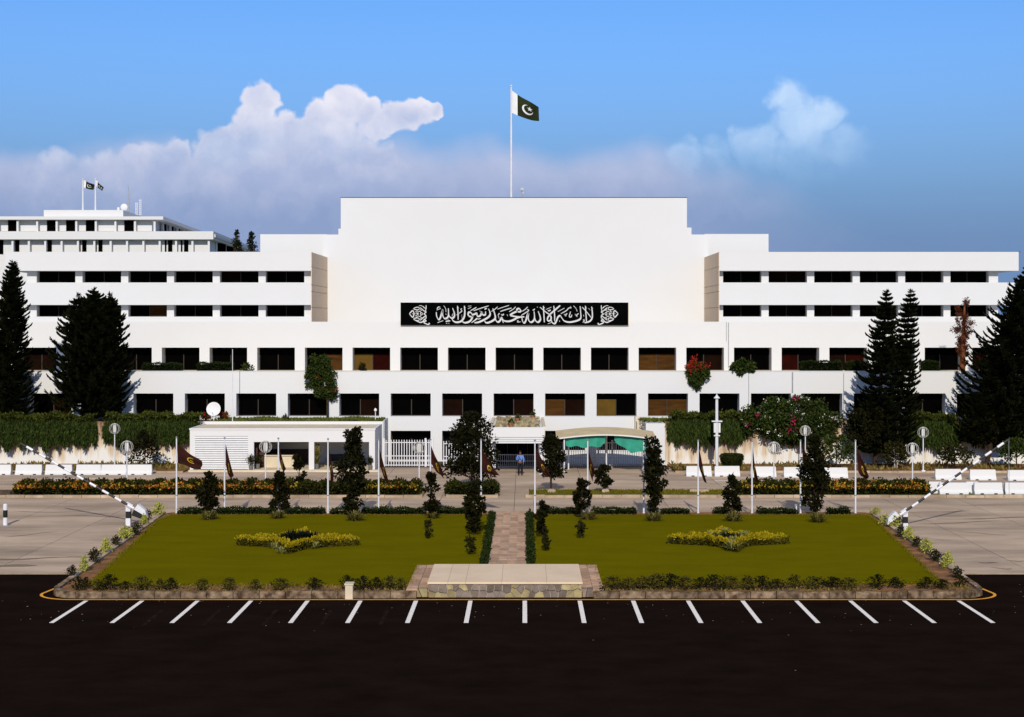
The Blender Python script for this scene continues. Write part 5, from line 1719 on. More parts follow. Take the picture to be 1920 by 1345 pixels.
for iy in range(20):
    for ix in range(11):
        if rnd.random() < 0.12: continue
        o = link('roof_stone', rnd.choice(rock_me), por)
        X = ex0 + 0.28 + (ex1 - ex0 - .56) * (ix + .5) / 11 + rnd.uniform(-.1, .1)
        Yq = EY0 + 0.4 + 10.2 * (iy + .5) / 20 + rnd.uniform(-.15, .15)
        org = ORG[por.name]
        o.location = (X - org.x, Yq - org.y, ez1 - 0.022 - org.z + (Yq - EY0) * 0.012)
        o.rotation_euler = (0, 0, rnd.uniform(0, 6))
        o.scale = (rnd.uniform(.8, 1.4),) * 3
for px, yq, lab in ((958, 111.8, 'terracotta flower pot at the porch roof front edge'), (999, 120.5, 'terracotta flower pot at the back of the porch roof'), (970, 117, 'terracotta flower pot in the middle of the porch roof')):
    b = Vector((gx(px, yq), yq, ez1 + 0.05))
    t = thing('flower_pot', lab, 'flower pot', b)
    MB().lathe(b, [(0.12, 0), (0.2, 0.25), (0.21, 0.3)], 12).build('pot', M['terracotta'], t)
    quads('foliage', leaf_quads(np.array(b)[None] + [0, 0, .35] + rng.normal(0, .1, (80, 3)), .18, .25, np.array([0, 0, .7]), .8), M['creeper'], t)
# glass doors under the porch
dr = thing('entrance_doors', 'dark glazed entrance doors in shade under the porch', 'doors', ((ex0 + ex1) / 2, 119, 0))
xs = np.linspace(ex0 + 0.35, ex1 - 0.4, 5)
for a, b in zip(xs, xs[1:]):
    MB().box(a + .03, b - .03, 119.0, 119.04, 0.05, 2.75).build('leaf', M['glass'], dr)
    MB().box(b - .03, b + .03, 118.98, 119.06, 0.0, 2.8).build('stile', M['bronze'], dr)


# ------------------------------------------------------------------ fences and gates (each picket its own piece)
def railing(name, label, x0, x1, Y, h, step, m, r=0.018, rails=(0.12, 0.92), posts=(), cat='fence', z=0.0):
    t = thing(name, label, cat, ((x0 + x1) / 2, Y, z))
    n = max(2, int((x1 - x0) / step))
    me = None
    for k in range(n + 1):
        if me is None:
            o = MB().box(t.location.x - r, t.location.x + r, Y - r, Y + r, z + 0.04, z + h).build('picket', m, t)
            me = o.data
        else:
            o = link('picket', me, t)
        o.location.x = x0 + (x1 - x0) * k / n - t.location.x
    for f in rails:
        MB().box(x0 - .02, x1 + .02, Y - r * 1.6, Y + r * 1.6, z + h * f - .03, z + h * f + .03).build('rail', m, t)
    for p in posts:
        MB().box(p - .07, p + .07, Y - .08, Y + .08, z, z + h * 1.06).build('post', m, t)
    return t


FY = 117.2
railing('picket_gate', 'tall white picket gate beside the guard house', gx(719, FY), gx(797, FY), FY, 2.05, 0.19, M['steel_white'], 0.03, (0.06, 0.40, 0.90), (gx(720, FY), gx(798, FY)), 'gate')
railing('picket_gate', 'narrow white picket gate between the globe lamp and white pillar', gx(800, FY), gx(808, FY), FY, 2.05, 0.17, M['steel_white'], 0.03, (0.06, 0.40, 0.90), (gx(811, FY),), 'gate')
railing('picket_fence', 'white picket fence behind the large tree by the porch', gx(832, FY), gx(916, FY), FY, 1.95, 0.19, M['steel_white'], 0.03, (0.06, 0.40, 0.90), (), 'fence')
railing('porch_railing', 'grey railing across the dark porch entrance', ex0 + .3, ex1 - .35, 116.2, 1.05, 0.16, M['steel'], 0.018, (0.1, 0.5, 0.95), (), 'railing')
railing('security_fence', 'grey picket fence and gates under the green awning', gx(1046, 116.5), gx(1215, 116.5), 116.5, 1.95, 0.17, M['steel'], 0.02, (0.10, 0.38, 0.96),
        (gx(1122, 116.5), gx(1136, 116.5), gx(1148, 116.5), gx(1215, 116.5)), 'fence')
pn = thing('gate_panel', 'white board leaning behind the security fence', 'board', (gx(1110, 117.5), 117.5, 0))
MB().box(gx(1102, 117.5), gx(1118, 117.5), 117.5, 117.58, 0.0, gz(838, 117.5)).build('sheet', M['white_clean'], pn)
MB().box(gx(1101, 117.5), gx(1119, 117.5), 117.48, 117.6, gz(838, 117.5), gz(838, 117.5) + .05).build('edge', M['steel'], pn)
lwl = thing('low_wall', 'low white wall behind the security fence', 'wall', (gx(1130, 119), 119.4, 0))
MB().box(gx(1022, 119.4), gx(1240, 119.4), 119.4, 119.6, 0, 1.0).build('face', M['white'], lwl)
MB().box(gx(1022, 119.4), gx(1240, 119.4), 119.37, 119.63, 1.0, 1.06).build('coping', M['white'], lwl)

# ------------------------------------------------------------------ awning canopy
AY0, AY1 = 112.0, 115.2
awn = thing('awning_canopy', 'beige arched canopy on white posts hung with green cloth', 'canopy', (gx(1135, AY0), AY0, 0))
ax0, ax1 = gx(1043, AY0), gx(1231, AY0)


def arch(u): return 2.54 + 0.30 * math.sin(math.pi * u) ** 1.0 - 0.04 * u


vs, fs = [], []
NU = 24
for j, (yy, dz) in enumerate(((AY0, 0), (AY1, 0.30), (AY1, 0.22), (AY0, -0.08))):
    for i in range(NU + 1):
        u = i / NU
        vs.append((ax0 + (ax1 - ax0) * u, yy, arch(u) + dz + 0.05))
for j in range(4):
    for i in range(NU):
        a, b = j * (NU + 1) + i, ((j + 1) % 4) * (NU + 1) + i
        fs.append((a, a + 1, b + 1, b))
MB().add(vs, fs).build('roof', M['canopy_roof'], awn)
vs, fs = [], []
for i in range(NU + 1):
    u = i / NU
    z = arch(u)
    vs += [(ax0 + (ax1 - ax0) * u, AY0 - .02, z - 0.06), (ax0 + (ax1 - ax0) * u, AY0 - .02, z + 0.02), (ax0 + (ax1 - ax0) * u, AY0 - .06, z + 0.02), (ax0 + (ax1 - ax0) * u, AY0 - .06, z - 0.06)]
for i in range(NU):
    for k in range(4):
        fs.append((4 * i + k, 4 * i + (k + 1) % 4, 4 * i + 4 + (k + 1) % 4, 4 * i + 4 + k))
MB().add(vs, fs).build('front_trim', M['white_clean'], awn)
for px, yy in ((1058, AY0 + .25), (1137, AY0 + 2.7), (1207, AY0 + .25), (1066, AY1 - .3), (1206, AY1 - .3)):
    x = gx(px, yy)
    u = (x - ax0) / (ax1 - ax0)
    MB().tube([(x, yy, 0), (x, yy, arch(min(max(u, 0), 1)) - .03)], 0.055, 8).build('post', M['steel_white'], awn)
    MB().box(x - .12, x + .12, yy - .12, yy + .12, 0, 0.04).build('base_plate', M['steel'], awn)


def drape(px0, px1, sagfn, label):
    Yd = AY0 + 0.3
    x0, x1 = gx(px0, Yd), gx(px1, Yd)
    nu, nv = 30, 8
    vs, fs = [], []
    for j in range(nv + 1):
        for i in range(nu + 1):
            u, v = i / nu, j / nv
            x = x0 + (x1 - x0) * u
            ua_ = (x - ax0) / (ax1 - ax0)
            top = arch(ua_) - 0.03
            bot = gz(sagfn(u), Yd)
            vs.append((x, Yd + 0.07 * math.sin(u * 21 + v * 2) * v + 0.03 * math.sin(u * 47) * v + 0.05 * v, top + (bot - top) * v))
    for j in range(nv):
        for i in range(nu):
            a = j * (nu + 1) + i
            fs.append((a, a + 1, a + nu + 2, a + nu + 1))
    t = thing('green_cloth', label, 'cloth', (x0, Yd, 2.0), 'green cloths hung under the canopy')
    MB().add(vs, fs).build('sheet', M['awning'], t, True)
    MB().tube([(x0, Yd - .02, arch((x0 - ax0) / (ax1 - ax0)) - .05), ((x0 + x1) / 2, Yd - .02, arch(((x0 + x1) / 2 - ax0) / (ax1 - ax0)) - .05), (x1, Yd - .02, arch((x1 - ax0) / (ax1 - ax0)) - .05)], 0.015, 5).build('cord', M['steel'], t)


drape(1061, 1135, lambda u: 836 + 3 * math.sin(u * 3.1) - (3 if u > .9 else 0) + 1.5 * math.sin(u * 17), 'straight green cloth valance under the canopy near the porch')
drape(1152, 1213, lambda u: 826 + 23 * min(1, u * 1.9) ** 0.8 - 4 * max(0, u - .7) / .3 + 1.2 * math.sin(u * 15), 'sagging green cloth under the canopy away from the porch')

# ================================================================== STREET FURNITURE
# ---- flags on the island
flag_def = [(331, 822, [(2, 833), (48, 865), (47, 881), (2, 868)]), (421, 823, [(2, 834), (17, 890), (12, 903), (2, 872)]),
            (522, 824, [(1, 834), (14, 880), (10, 893), (2, 862)]), (615, 825, [(1, 834), (12, 895), (7, 905), (2, 870)]),
            (710, 826, [(1, 840), (18, 900), (16, 908), (2, 874)]), (807, 826, [(1, 836), (26, 890), (24, 898), (1, 870)]),
            (902, 826, [(1, 840), (36, 893), (20, 890), (1, 882)]), (1003, 828, [(1, 837), (30, 893), (22, 895), (3, 870)]),
            (1102, 827, [(1, 840), (13, 885), (9, 905), (1, 875)]), (1207, 828, [(1, 842), (8, 903), (5, 908), (1, 880)]),
            (1309, 828, [(1, 836), (17, 908), (12, 903), (1, 872)]), (1410, 829, [(1, 835), (10, 898), (6, 910), (1, 870)]),
            (1501, 828, [(3, 835), (34, 892), (27, 890), (4, 868)]), (1604, 828, [(3, 838), (27, 895), (20, 899), (5, 886)])]
FPY = 87.0
how = ['spread widest', 'hanging narrow', 'before the guard house', 'beside the taller tree', 'before the picket gate', 'half spread', 'bunched before the big tree',
       'before the porch tree', 'before the green cloth', 'furled almost shut', 'before the stained wall', 'furled narrow', 'with emblem showing, by a tall tree', 'with emblem showing, last in the row']
for k, (px, tp_, q) in enumerate(flag_def):
    base = Vector((gx(px, FPY), FPY, 0.15))
    t = thing('flagpole', 'white pole with maroon flag %s, %s from left' % (how[k], NTH[k]), 'flagpole', base, 'flagpoles along the lawn edge')
    zt = gz(tp_, FPY)
    MB().tube([base, base + Vector((0, 0, 0.9)), (base.x, FPY, zt)], [0.055, 0.05, 0.036], 9).build('pole', M['steel_white'], t)
    MB().lathe((base.x, FPY, zt), [(0.03, 0), (0.06, 0.03), (0.06, 0.07), (0.01, 0.11)], 8).build('finial', M['steel'], t)
    MB().lathe(base, [(0.11, -0.06), (0.11, 0.04), (0.06, 0.08)], 8).build('base_collar', M['steel_white'], t)
    MB().lathe((base.x, FPY, 1.18), [(0.052, 0), (0.07, 0.01), (0.07, 0.05), (0.052, 0.06)], 8).build('clamp', M['steel'], t)
    c = [W(px + a[0], a[1], FPY) for a in q]
    wide = max(0.1, (q[1][0] - 2) / 48)
    ph = k * 1.7

    def fn(u, v, c=c, wide=wide, ph=ph):
        a = c[0].lerp(c[1], u)
        b = c[3].lerp(c[2], u)
        p = a.lerp(b, v)
        amp = 0.16 * (1.3 - wide)
        return (p.x + 0.03 * math.sin(v * 6 + ph) * u, p.y + amp * math.sin(v * 8 + u * 4 + ph) * (0.2 + u), p.z - 0.05 * math.sin(math.pi * u) + 0.03 * math.sin(u * 9 + v * 5 + ph))
    cloth_patch(fn, 10, 10, 'cloth', M['flag_brown'], t)
    ring = []
    for s in range(12):
        t0, t1 = R(40 + 22 * s), R(62 + 22 * s)
        f = 0.55 + 0.45 * math.sin(math.pi * (s + .5) / 12)
        ring.append([(0.56 + rr * math.cos(tt) * 0.8, 0.48 + rr * math.sin(tt)) for rr, tt in ((0.21, t0), (0.21, t1), (0.21 - 0.06 * f, t1), (0.21 - 0.06 * f, t0))])
    ring.append([(0.52, 0.46), (0.64, 0.52), (0.63, 0.57), (0.52, 0.52)])
    flag_emblem(fn, 'gold_emblem', M['gold'], t, ring)

# ---- globe lamps
lamp_proto = None


def globe_lamp(px, base_y, globe_y, label, Y=None, z=0.0, r=0.40):
    Y = Y or gy(base_y, z)
    b = Vector((gx(px, Y), Y, z))
    zc = gz(globe_y, Y)
    t = thing('globe_lamp', label, 'street lamp', b, 'globe lamps along the road')
    MB().tube([b, b + Vector((0, 0, .5)), (b.x, Y, zc - r * .7)], [0.055, 0.045, 0.038], 8).build('post', M['steel_white'], t)
    MB().box(b.x - .13, b.x + .13, Y - .13, Y + .13, z - .02, z + .09).build('base', M['steel_white'], t)
    rings = MB()
    for k in range(6):
        a = math.pi * k / 6
        pts = [(b.x + r * math.cos(s) * math.cos(a), Y + r * math.cos(s) * math.sin(a), zc + r * 0.97 * math.sin(s)) for s in np.linspace(0, 2 * math.pi, 25)]
        rings.tube(pts, 0.016, 5, caps=False)
    rings.build('cage', M['ring'], t)
    MB().lathe((b.x, Y, zc - r * .72), [(0.10, 0), (0.135, 0.03), (0.135, r * 1.32), (0.10, r * 1.4)], 12).build('lamp_tube', M['lamp'], t)
    MB().lathe((b.x, Y, zc - r * .98), [(0.05, 0), (0.12, 0.04), (0.12, 0.09)], 10).build('collar', M['steel_white'], t)
    MB().lathe((b.x, Y, zc + r * .80), [(0.13, 0), (0.10, 0.05), (0.02, 0.09)], 10).build('cap', M['steel_white'], t)
    return t


globe_lamp(215, 870, 804, 'globe lamp behind the white barriers, in the gap between the left creepers', Y=115.2, z=0.1)
globe_lamp(238, 908, 838, 'globe lamp in the flower bed near the left boom gate', Y=99.2, z=.15)
globe_lamp(498, 906, 838, 'globe lamp standing in front of the guard house', Y=99.4, z=.15)
globe_lamp(786, 912, 840, 'globe lamp in front of the white picket gate', Y=99.2, z=.15)
globe_lamp(1451, 912, 840, 'globe lamp in front of the stained wall below the bougainvillea', Y=99.2, z=.15)
globe_lamp(1510, 876, 808, 'globe lamp against the bougainvillea blossoms', z=0.1)
globe_lamp(1711, 916, 842, 'nearer globe lamp of the two before the dark creeper', Y=98.8, z=.15)
globe_lamp(1731, 884, 811, 'farther globe lamp of the two before the dark creeper, on a concrete foot', z=0.1)
mk = Vector((gx(1731, 113.3), 113.3, 0.1))

# ---- CCTV / floodlight pole
cp = Vector((gx(1344, 115.0), 115.0, 0.05))
cc = thing('camera_pole', 'tall white pole with a cone cap and two white boxes by the clipped bush', 'pole', cp)
MB().tube([cp, (cp.x, cp.y, gz(745, 115))], [0.13, 0.10], 10).build('pole', M['steel_white'], cc)
MB().lathe((cp.x, cp.y, gz(747, 115)), [(0.24, 0), (0.20, 0.06), (0.06, 0.22), (0.02, 0.34)], 12).build('cap', M['steel_white'], cc)
MB().lathe(cp, [(0.30, 0), (0.30, 0.06), (0.13, 0.2)], 10).build('base', M['steel_white'], cc)
MB().box(cp.x - .39, cp.x + .39, cp.y - .2, cp.y + .2, gz(791, 115), gz(789, 115)).build('cross_arm', M['steel_white'], cc)
for sx in (-1, 1):
    MB().box(cp.x + sx * .17 - .075, cp.x + sx * .17 + .075, cp.y - .25, cp.y + .1, gz(811, 115), gz(793, 115)).build('box', M['white_clean'], cc)
MB().box(cp.x - .22, cp.x + .22, cp.y - .15, cp.y + .15, gz(818, 115), gz(816, 115)).build('bracket', M['steel_white'], cc)

# ---- concrete barriers
def make_barrier(L, label, h=0.72):
    t = thing('concrete_barrier', label, 'barrier', (0, 0, 0), 'white concrete barriers')
    prof = [(-0.27, 0.0), (-0.27, 0.10), (-0.14, 0.28), (-0.10, h), (0.10, h), (0.14, 0.28), (0.27, 0.10), (0.27, 0.0)]
    nt = [(-0.27, 0.07)] + prof[1:-1] + [(0.27, 0.07)]
    cuts = [(-L / 2, -L * .30, prof), (-L * .30, -L * .18, nt), (-L * .18, L * .18, prof), (L * .18, L * .30, nt), (L * .30, L / 2, prof)]
    mb = MB()
    for a, b, p in cuts:
        n = len(p)
        vs = [(a, y, z) for y, z in p] + [(b, y, z) for y, z in p]
        if a == -L / 2: vs[3], vs[4] = (a + .03, p[3][0], p[3][1]), (a + .03, p[4][0], p[4][1])
        if b == L / 2: vs[n + 3], vs[n + 4] = (b - .03, p[3][0], p[3][1]), (b - .03, p[4][0], p[4][1])
        mb.add(vs, [tuple(range(n - 1, -1, -1)), tuple(range(n, 2 * n))] + [(i, (i + 1) % n, n + (i + 1) % n, n + i) for i in range(n)])
    mb.build('block', M['white'], t)
    mb = MB()
    for s in (-1, 1):
        mb.box(s * L * .24 - L * .055, s * L * .24 + L * .055, -0.255, 0.255, 0.002, 0.065)
    mb.build('lifting_slot', M['black_paint'], t)
    return t


bar = [(-3, 890, 50, 'barrier in the left row, first from the photo edge'), (55, 890, 49, 'barrier in the left row, second from the photo edge'), (111, 890, 49, 'barrier in the left row, third from the photo edge'),
       (167, 890, 47, 'barrier of the joined three at the left, nearest the photo edge'), (214, 890, 47, 'barrier in the middle of the joined three at the left'), (262, 890, 47, 'barrier of the joined three at the left, nearest the guard house'),
       (1310, 893, 46, 'barrier nearest the green awning'), (1363, 893, 46, 'barrier at the foot of the clipped bush'), (1431, 894, 46, 'barrier behind the globe lamp below the bougainvillea'),
       (1492, 895, 46, 'barrier behind the tall island tree, hidden in part'), (1565, 896, 47, 'barrier just beyond the tall island tree'),
       (1777, 899, 47, 'barrier in the back row behind the right boom'), (1842, 900, 47, 'barrier in the back row, just beyond the right boom'), (1912, 901, 47, 'barrier in the back row at the right photo edge'),
       (1752, 934, 26, 'short barrier at the flower bed end under the right boom'), (1787, 937, 53, 'barrier in the front row, nearest the right boom'), (1822, 934, 24, 'scuffed short barrier between two front row barriers'),
       (1852, 937, 52, 'barrier in the front row, second from the right boom'), (1910, 937, 54, 'barrier in the front row at the right photo edge')]
protos = {}
for px, by, wpx, lab in bar:
    z = 0.14 if by > 930 else 0.0
    Y = gy(by, 0) if by < 930 else 97.0 + (0.9 if by == 934 else 0.35)
    L = wpx * Y / F
    key = round(L, 1)
    lab = 'white concrete ' + lab
    if key not in protos:
        o = make_barrier(L, lab)
        protos[key] = o
        o.location = (gx(px, Y), Y, z)
        o.rotation_euler = (0, 0, R(rnd.uniform(-1.5, 1.5)))
    else:
        copy_tree(protos[key], (gx(px, Y), Y, z), R(rnd.uniform(-1.5, 1.5)), 1.0, lab)


# ---- boom gates
def boom(label, px, by, pivot_y, tip, side, cw):
    Y = gy(by)
    b = Vector((gx(px, Y), Y, 0))
    t = thing('boom_gate', label, 'boom gate', b, 'boom gates')
    zp = gz(pivot_y, Y)
    w = 0.125
    MB().box(b.x - w, b.x + w, Y - w, Y + w, 0, zp * .36).build('post', M['steel_white'], t)
    MB().box(b.x - w - .001, b.x + w + .001, Y - w - .001, Y + w + .001, zp * .36, zp * .68).build('black_band', M['black_paint'], t)
    MB().box(b.x - w, b.x + w, Y - w, Y + w, zp * .68, zp * 0.93).build('post_head', M['steel_white'], t)
    MB().box(b.x - .28, b.x + .28, Y - .30, Y + .28, -0.01, 0.02).build('foot_plate', M['steel'], t)
    p0 = Vector((b.x, Y - .2, zp))
    p1 = W(tip[0], tip[1], Y - .2)
    d = (p1 - p0).normalized()
    L = (p1 - p0).length
    MB().tube([p0 - d * .25 + Vector((0, .1, -.02)), p0 + d * .12 + Vector((0, .1, -.02))], 0.14, 10).build('pivot_bracket', M['steel_white'], t)
    n = 17
    for k in range(-1, n):
        a, c = p0 + d * (L * k / n), p0 + d * (L * (k + 1) / n)
        MB().tube([a, c], 0.068 if k < n - 1 else 0.055, 8).build('stripe', M['steel_white' if k % 2 else 'black_paint'], t)
    if side > 0:
        MB().tube([p1 - d * .05, (p1.x - .02, p1.y, gz(950, Y))], 0.012, 5).build('drop_rod', M['steel'], t)
    e = p0 - d * (L / n)
    nrm = Vector((-d.z, 0, d.x))
    s = 0.34
    for m, sg in (('black_paint', -side if side < 0 else -1), ('steel_white', side if side < 0 else 1)):
        c = [e - d * (0.02 * 0), e - d * .85]
        poly = [e - d * .06 + nrm * .10 * sg * 0, e - d * .10 + nrm * s * sg, e - d * .62 + nrm * s * .75 * sg, e - d * .86]
        if sg < 0: poly = poly[::-1]
        mb = MB()
        q = len(poly)
        vs = [(p.x, Y - .42, p.z) for p in poly] + [(p.x, Y + .0, p.z) for p in poly]
        mb.add(vs, [tuple(range(q)), tuple(range(2 * q - 1, q - 1, -1))] + [((i + 1) % q, i, q + i, q + (i + 1) % q) for i in range(q)])
        mb.build('counterweight', M[m], t)
    return t


boom('raised black and white boom gate at the left corner of the lawn', 241, 986, 946, (38, 831), -1, (275, 957))
boom('raised black and white boom gate at the right corner of the lawn', 1697, 994, 957, (1893, 823), 1, (1665, 962))
Yb = gy(985)
bo = thing('bollard', 'black and white banded bollard at the left photo edge', 'bollard', (gx(10, Yb), Yb, 0))
x = gx(10, Yb)
for z0, z1, m in ((0, .42, 'steel_white'), (.42, .82, 'black_paint'), (.82, 1.10, 'steel_white')):
    MB().lathe((x, Yb, 0), [(0.12, z0 + .001), (0.12, z1)], 14).build('band', M[m], bo)
MB().lathe((x, Yb, 1.10), [(0.12, 0), (0.09, 0.05), (0.02, 0.07)], 14).build('cap', M['steel_white'], bo)
MB().box(x - .25, x + .25, Yb - .25, Yb + .25, -0.01, .012).build('foot_plate', M['steel'], bo)
tpp = thing('water_tap', 'small white water tap post beside the low hedge', 'tap', (gx(1493, 86.6), 86.6, LZ))
MB().tube([(gx(1493, 86.6), 86.6, LZ - .05), (gx(1493, 86.6), 86.6, LZ + .42)], 0.045, 8).build('post', M['steel_white'], tpp)
MB().box(gx(1493, 86.6) - .09, gx(1493, 86.6) + .05, 86.55, 86.65, LZ + .42, LZ + .52).build('tap_head', M['steel'], tpp)
for px, yy, w, lab in ((1310, 98.6, 1.2, 'flat concrete inspection cover on the grass median'), (1135, 98.4, 0.45, 'small concrete block at the foot of a median sapling'), (1034, 98.3, 0.5, 'pinkish concrete block at the foot of the porch tree')):
    t = thing('concrete_block', lab, 'concrete block', (gx(px, yy), yy, MH))
    MB().box(gx(px, yy) - w / 2, gx(px, yy) + w / 2, yy - .35, yy + .35, MH - .05, MH + .14).build('slab', M['kerb'], t)
    MB().box(gx(px, yy) - w / 2 + .08, gx(px, yy) + w / 2 - .08, yy - .25, yy + .25, MH + .14, MH + .17).build('lid', M['kerb'], t)

# ================================================================== GARDEN
# flower hedges on the medians
fl = (('orange_blossoms', 'orange', 1150, 0.14), ('yellow_blossoms', 'yellow', 700, 0.14))
for px0, px1, lab, has in ((30, 108, 'bed of orange flowers at the left end of the median', fl), (113, 330, 'bed of orange flowers from the left boom to the first flagpole', fl), (332, 560, 'bed of orange and yellow flowers before the guard house louvres', fl),
                           (563, 655, 'dark green part of the flower bed before the open bays', None), (658, 784, 'bed of yellow flowers before the picket gate', (('yellow_blossoms', 'yellow', 800, 0.14), ('orange_blossoms', 'orange', 250, 0.14))),
                           (840, 882, 'dark green planting under the large tree, away from the porch', None), (903, 930, 'dark green planting under the large tree, porch side', None),
                           (1392, 1560, 'bed of yellow flowers behind the flagpoles before the stained wall', (('yellow_blossoms', 'yellow', 1100, 0.13), ('orange_blossoms', 'orange', 200, 0.13))),
                           (1562, 1738, 'bed of orange flowers ending at the front row barriers', (('orange_blossoms', 'orange', 1100, 0.15), ('yellow_blossoms', 'yellow', 1100, 0.14)))):
    x0, x1 = gx(px0, 97.3), gx(px1, 97.3)
    n = int(950 * (x1 - x0))
    if has: has = [(a, b, int(c * (x1 - x0) / 7.5) + 20, d) for a, b, c, d in has]
    box_hedge('flower_bed', lab, x0, x1, 97.0, 98.9, MH - .04, 0.68 if has else 0.62, n, 'flower_leaf', 0.17, 'flower bed', rough=0.07, flowers=has)
# low hedge along the back of the lawn
hs_ = [(338, 383), (408, 517), (537, 607), (622, 655), (682, 796), (816, 876), (1010, 1082), (1112, 1190), (1241, 1290), (1340, 1362), (1422, 1492), (1552, 1590)]
for k, (a, b) in enumerate(hs_):
    x0, x1 = gx(a, 86.7), gx(b, 86.7)
    box_hedge('low_hedge', 'low dark green edging hedge along the lawn back, %s from the left end' % NTH[k], x0, x1, 86.35, 87.05, LZ - .04, 0.43 + rnd.uniform(-.03, .03), int(700 * (x1 - x0)), 'hedge', 0.09, rough=.04)
# hedges beside the path
for x0, x1, lab in ((HX0 + .12, PATH_X0 - .14, 'narrow dark hedge on the left side of the paver path'), (PATH_X1 + .14, HX1 - .10, 'narrow dark hedge on the right side of the paver path')):
    box_hedge('path_hedge', lab, x0, x1, 68.1, 86.6, LZ - .1, 0.31, 3000, 'hedge', 0.11, rough=.05)

# dark magnolia saplings on the island and the median
up = lambda t: math.sin(math.pi * min(1, 0.12 + 0.86 * t) ** 0.95) ** 0.75 * (0.85 + 0.15 * math.sin(t * 13))
col = lambda t: (0.62 + 0.38 * math.sin(math.pi * (t * 0.9 + .1))) * (0.74 + 0.26 * math.sin(t * 11 + 2.2)) * (1.0 if t > .16 else .45 + 3.4 * t)
top_heavy = lambda t: 0.35 + 0.65 * math.sin(math.pi * (0.15 + 0.75 * t)) if t < .8 else 0.6
saps = [('dark leafy bush before the flower bed, between the first two flagpoles', 392, 963, 890, 46, up, 1500, 2), ('dark leafy bush in front of the third flagpole', 525, 962, 889, 44, up, 1300, 1),
        ('tall dark tree between the fourth and fifth flagpoles', 662, 968, 805, 60, col, 2600, 1), ('slim dark sapling in front of the sixth flagpole', 807, 970, 888, 38, up, 900, 1),
        ('dark sapling on the lawn in front of the seventh flagpole', 889, 1003, 905, 38, col, 1500, 1), ('thin dark sapling on the lawn right of the paver path', 1018, 1008, 940, 25, up, 650, 1),
        ('ragged dark sapling in front of the ninth flagpole', 1091, 970, 902, 36, col, 900, 1), ('tall dark tree just right of the tenth flagpole', 1226, 968, 825, 50, col, 2200, 1),
        ('dark sapling left of the twelfth flagpole', 1373, 966, 895, 42, up, 1200, 1), ('tall dark tree just right of the thirteenth flagpole', 1527, 963, 820, 62, up, 2800, 1)]
for lab, px, by, ty, wpx, pf, n, st in saps:
    b = on(px, by, LZ)
    leafy('sapling_tree', lab, 'tree', b, gz(ty, b.y) - LZ, wpx * b.y / F * 0.92, int(n * 1.35), max(16, n // 34), pf, leaf=0.19, group='dark saplings on the lawn', stems=st, cr=0.155)
for lab, px, ty, wpx, pf, n, Y in (('large round dark tree by the porch on the planted median', 884, 779, 88, lambda t: math.sin(math.pi * min(1, 0.2 + .8 * t) ** 0.9) ** 0.5, 4200, 98.6),
                                   ('conical dark tree in front of the porch and awning', 1033, 818, 54, up, 2000, 98.6), ('small dark sapling on the grass median under the awning', 1132, 868, 30, up, 700, 98.6),
                                   ('slim dark sapling in the flower bed before the open bays', 561, 853, 27, col, 800, 98.2)):
    b = Vector((gx(px, Y), Y, MH - .03))
    leafy('median_tree', lab, 'tree', b, gz(ty, Y) - MH, wpx * Y / F * 0.98, int(n * 1.4), max(14, n // 40), pf, z0=1.0 if n > 1500 else .4, leaf=0.2, group='dark trees on the median', cr=0.17, trunk_r=0.08 if n > 1500 else .045)
# little seedlings left on the lawn
for lab, px, by, ty, wpx in (('small seedling on the lawn below the sixth flagpole', 803, 1010, 976, 14), ('spiky seedling on the lawn nearest the plinth, left of the path', 881, 1040, 1010, 24),
                             ('tiny seedling on the lawn right of the path', 1023, 1033, 1010, 14), ('small seedling on the lawn below the ninth flagpole', 1090, 1009, 978, 15)):
    b = on(px, by, LZ)
    leafy('seedling', lab, 'seedling', b, gz(ty, b.y) - LZ, wpx * b.y / F, 200, 10, col, leaf=0.15, m='dark_shrub', cr=.25, trunk_r=.025, z0=.15)


def tuft(label, c, r, h, n, m, name='grass_tuft', cat='grass tuft'):
    t = thing(name, label, cat, c)
    a = rng.uniform(0, 2 * math.pi, n)
    tilt_ = rng.uniform(0.1, 1.15, n)
    P = np.array(c)[None] + np.column_stack([np.cos(a), np.sin(a), np.zeros(n)]) * (r * .35 * rng.uniform(0, 1, n))[:, None]
    d = np.column_stack([np.cos(a) * np.sin(tilt_), np.sin(a) * np.sin(tilt_), np.cos(tilt_)])
    s = h * rng.uniform(0.6, 1.1, n)[:, None]
    side = unit(np.cross(d, np.array([0, 0, 1.0]) + 0.1 * rng.normal(size=(n, 3)))) * 0.028
    mid = P + d * s * 0.6
    tip = mid + (d * 0.5 + np.array([0, 0, -0.30])) * s * 0.6
    Q = np.concatenate([np.stack([P - side * .6, P + side * .6, mid + side, mid - side], axis=1), np.stack([mid - side, mid + side, tip + side * .1, tip - side * .1], axis=1)])
    quads('blades', Q, M[m], t)
    return t


for px, by, wpx, nm in ((392, 974, 42, 'bush between the first two flagpoles'), (520, 972, 36, 'bush at the third flagpole'), (666, 976, 44, 'tall tree between the fourth and fifth flagpoles'), (812, 972, 30, 'slim sapling at the sixth flagpole'),
                        (1103, 974, 40, 'ragged sapling at the ninth flagpole'), (1225, 977, 42, 'tall tree at the tenth flagpole'), (1375, 977, 46, 'sapling at the twelfth flagpole'), (1533, 979, 46, 'tall tree at the thirteenth flagpole')):
    b = on(px, by, LZ)
    tuft('striped grass tuft at the foot of the ' + nm, (b.x, b.y, LZ - .02), wpx * b.y / F / 2, wpx * b.y / F * .62, 170, 'blade')


tuft('spiky palm fronds behind the parapet above the camera pole', tuft_later, .5, 1.1, 60, 'hedge', 'palm_plant', 'palm')


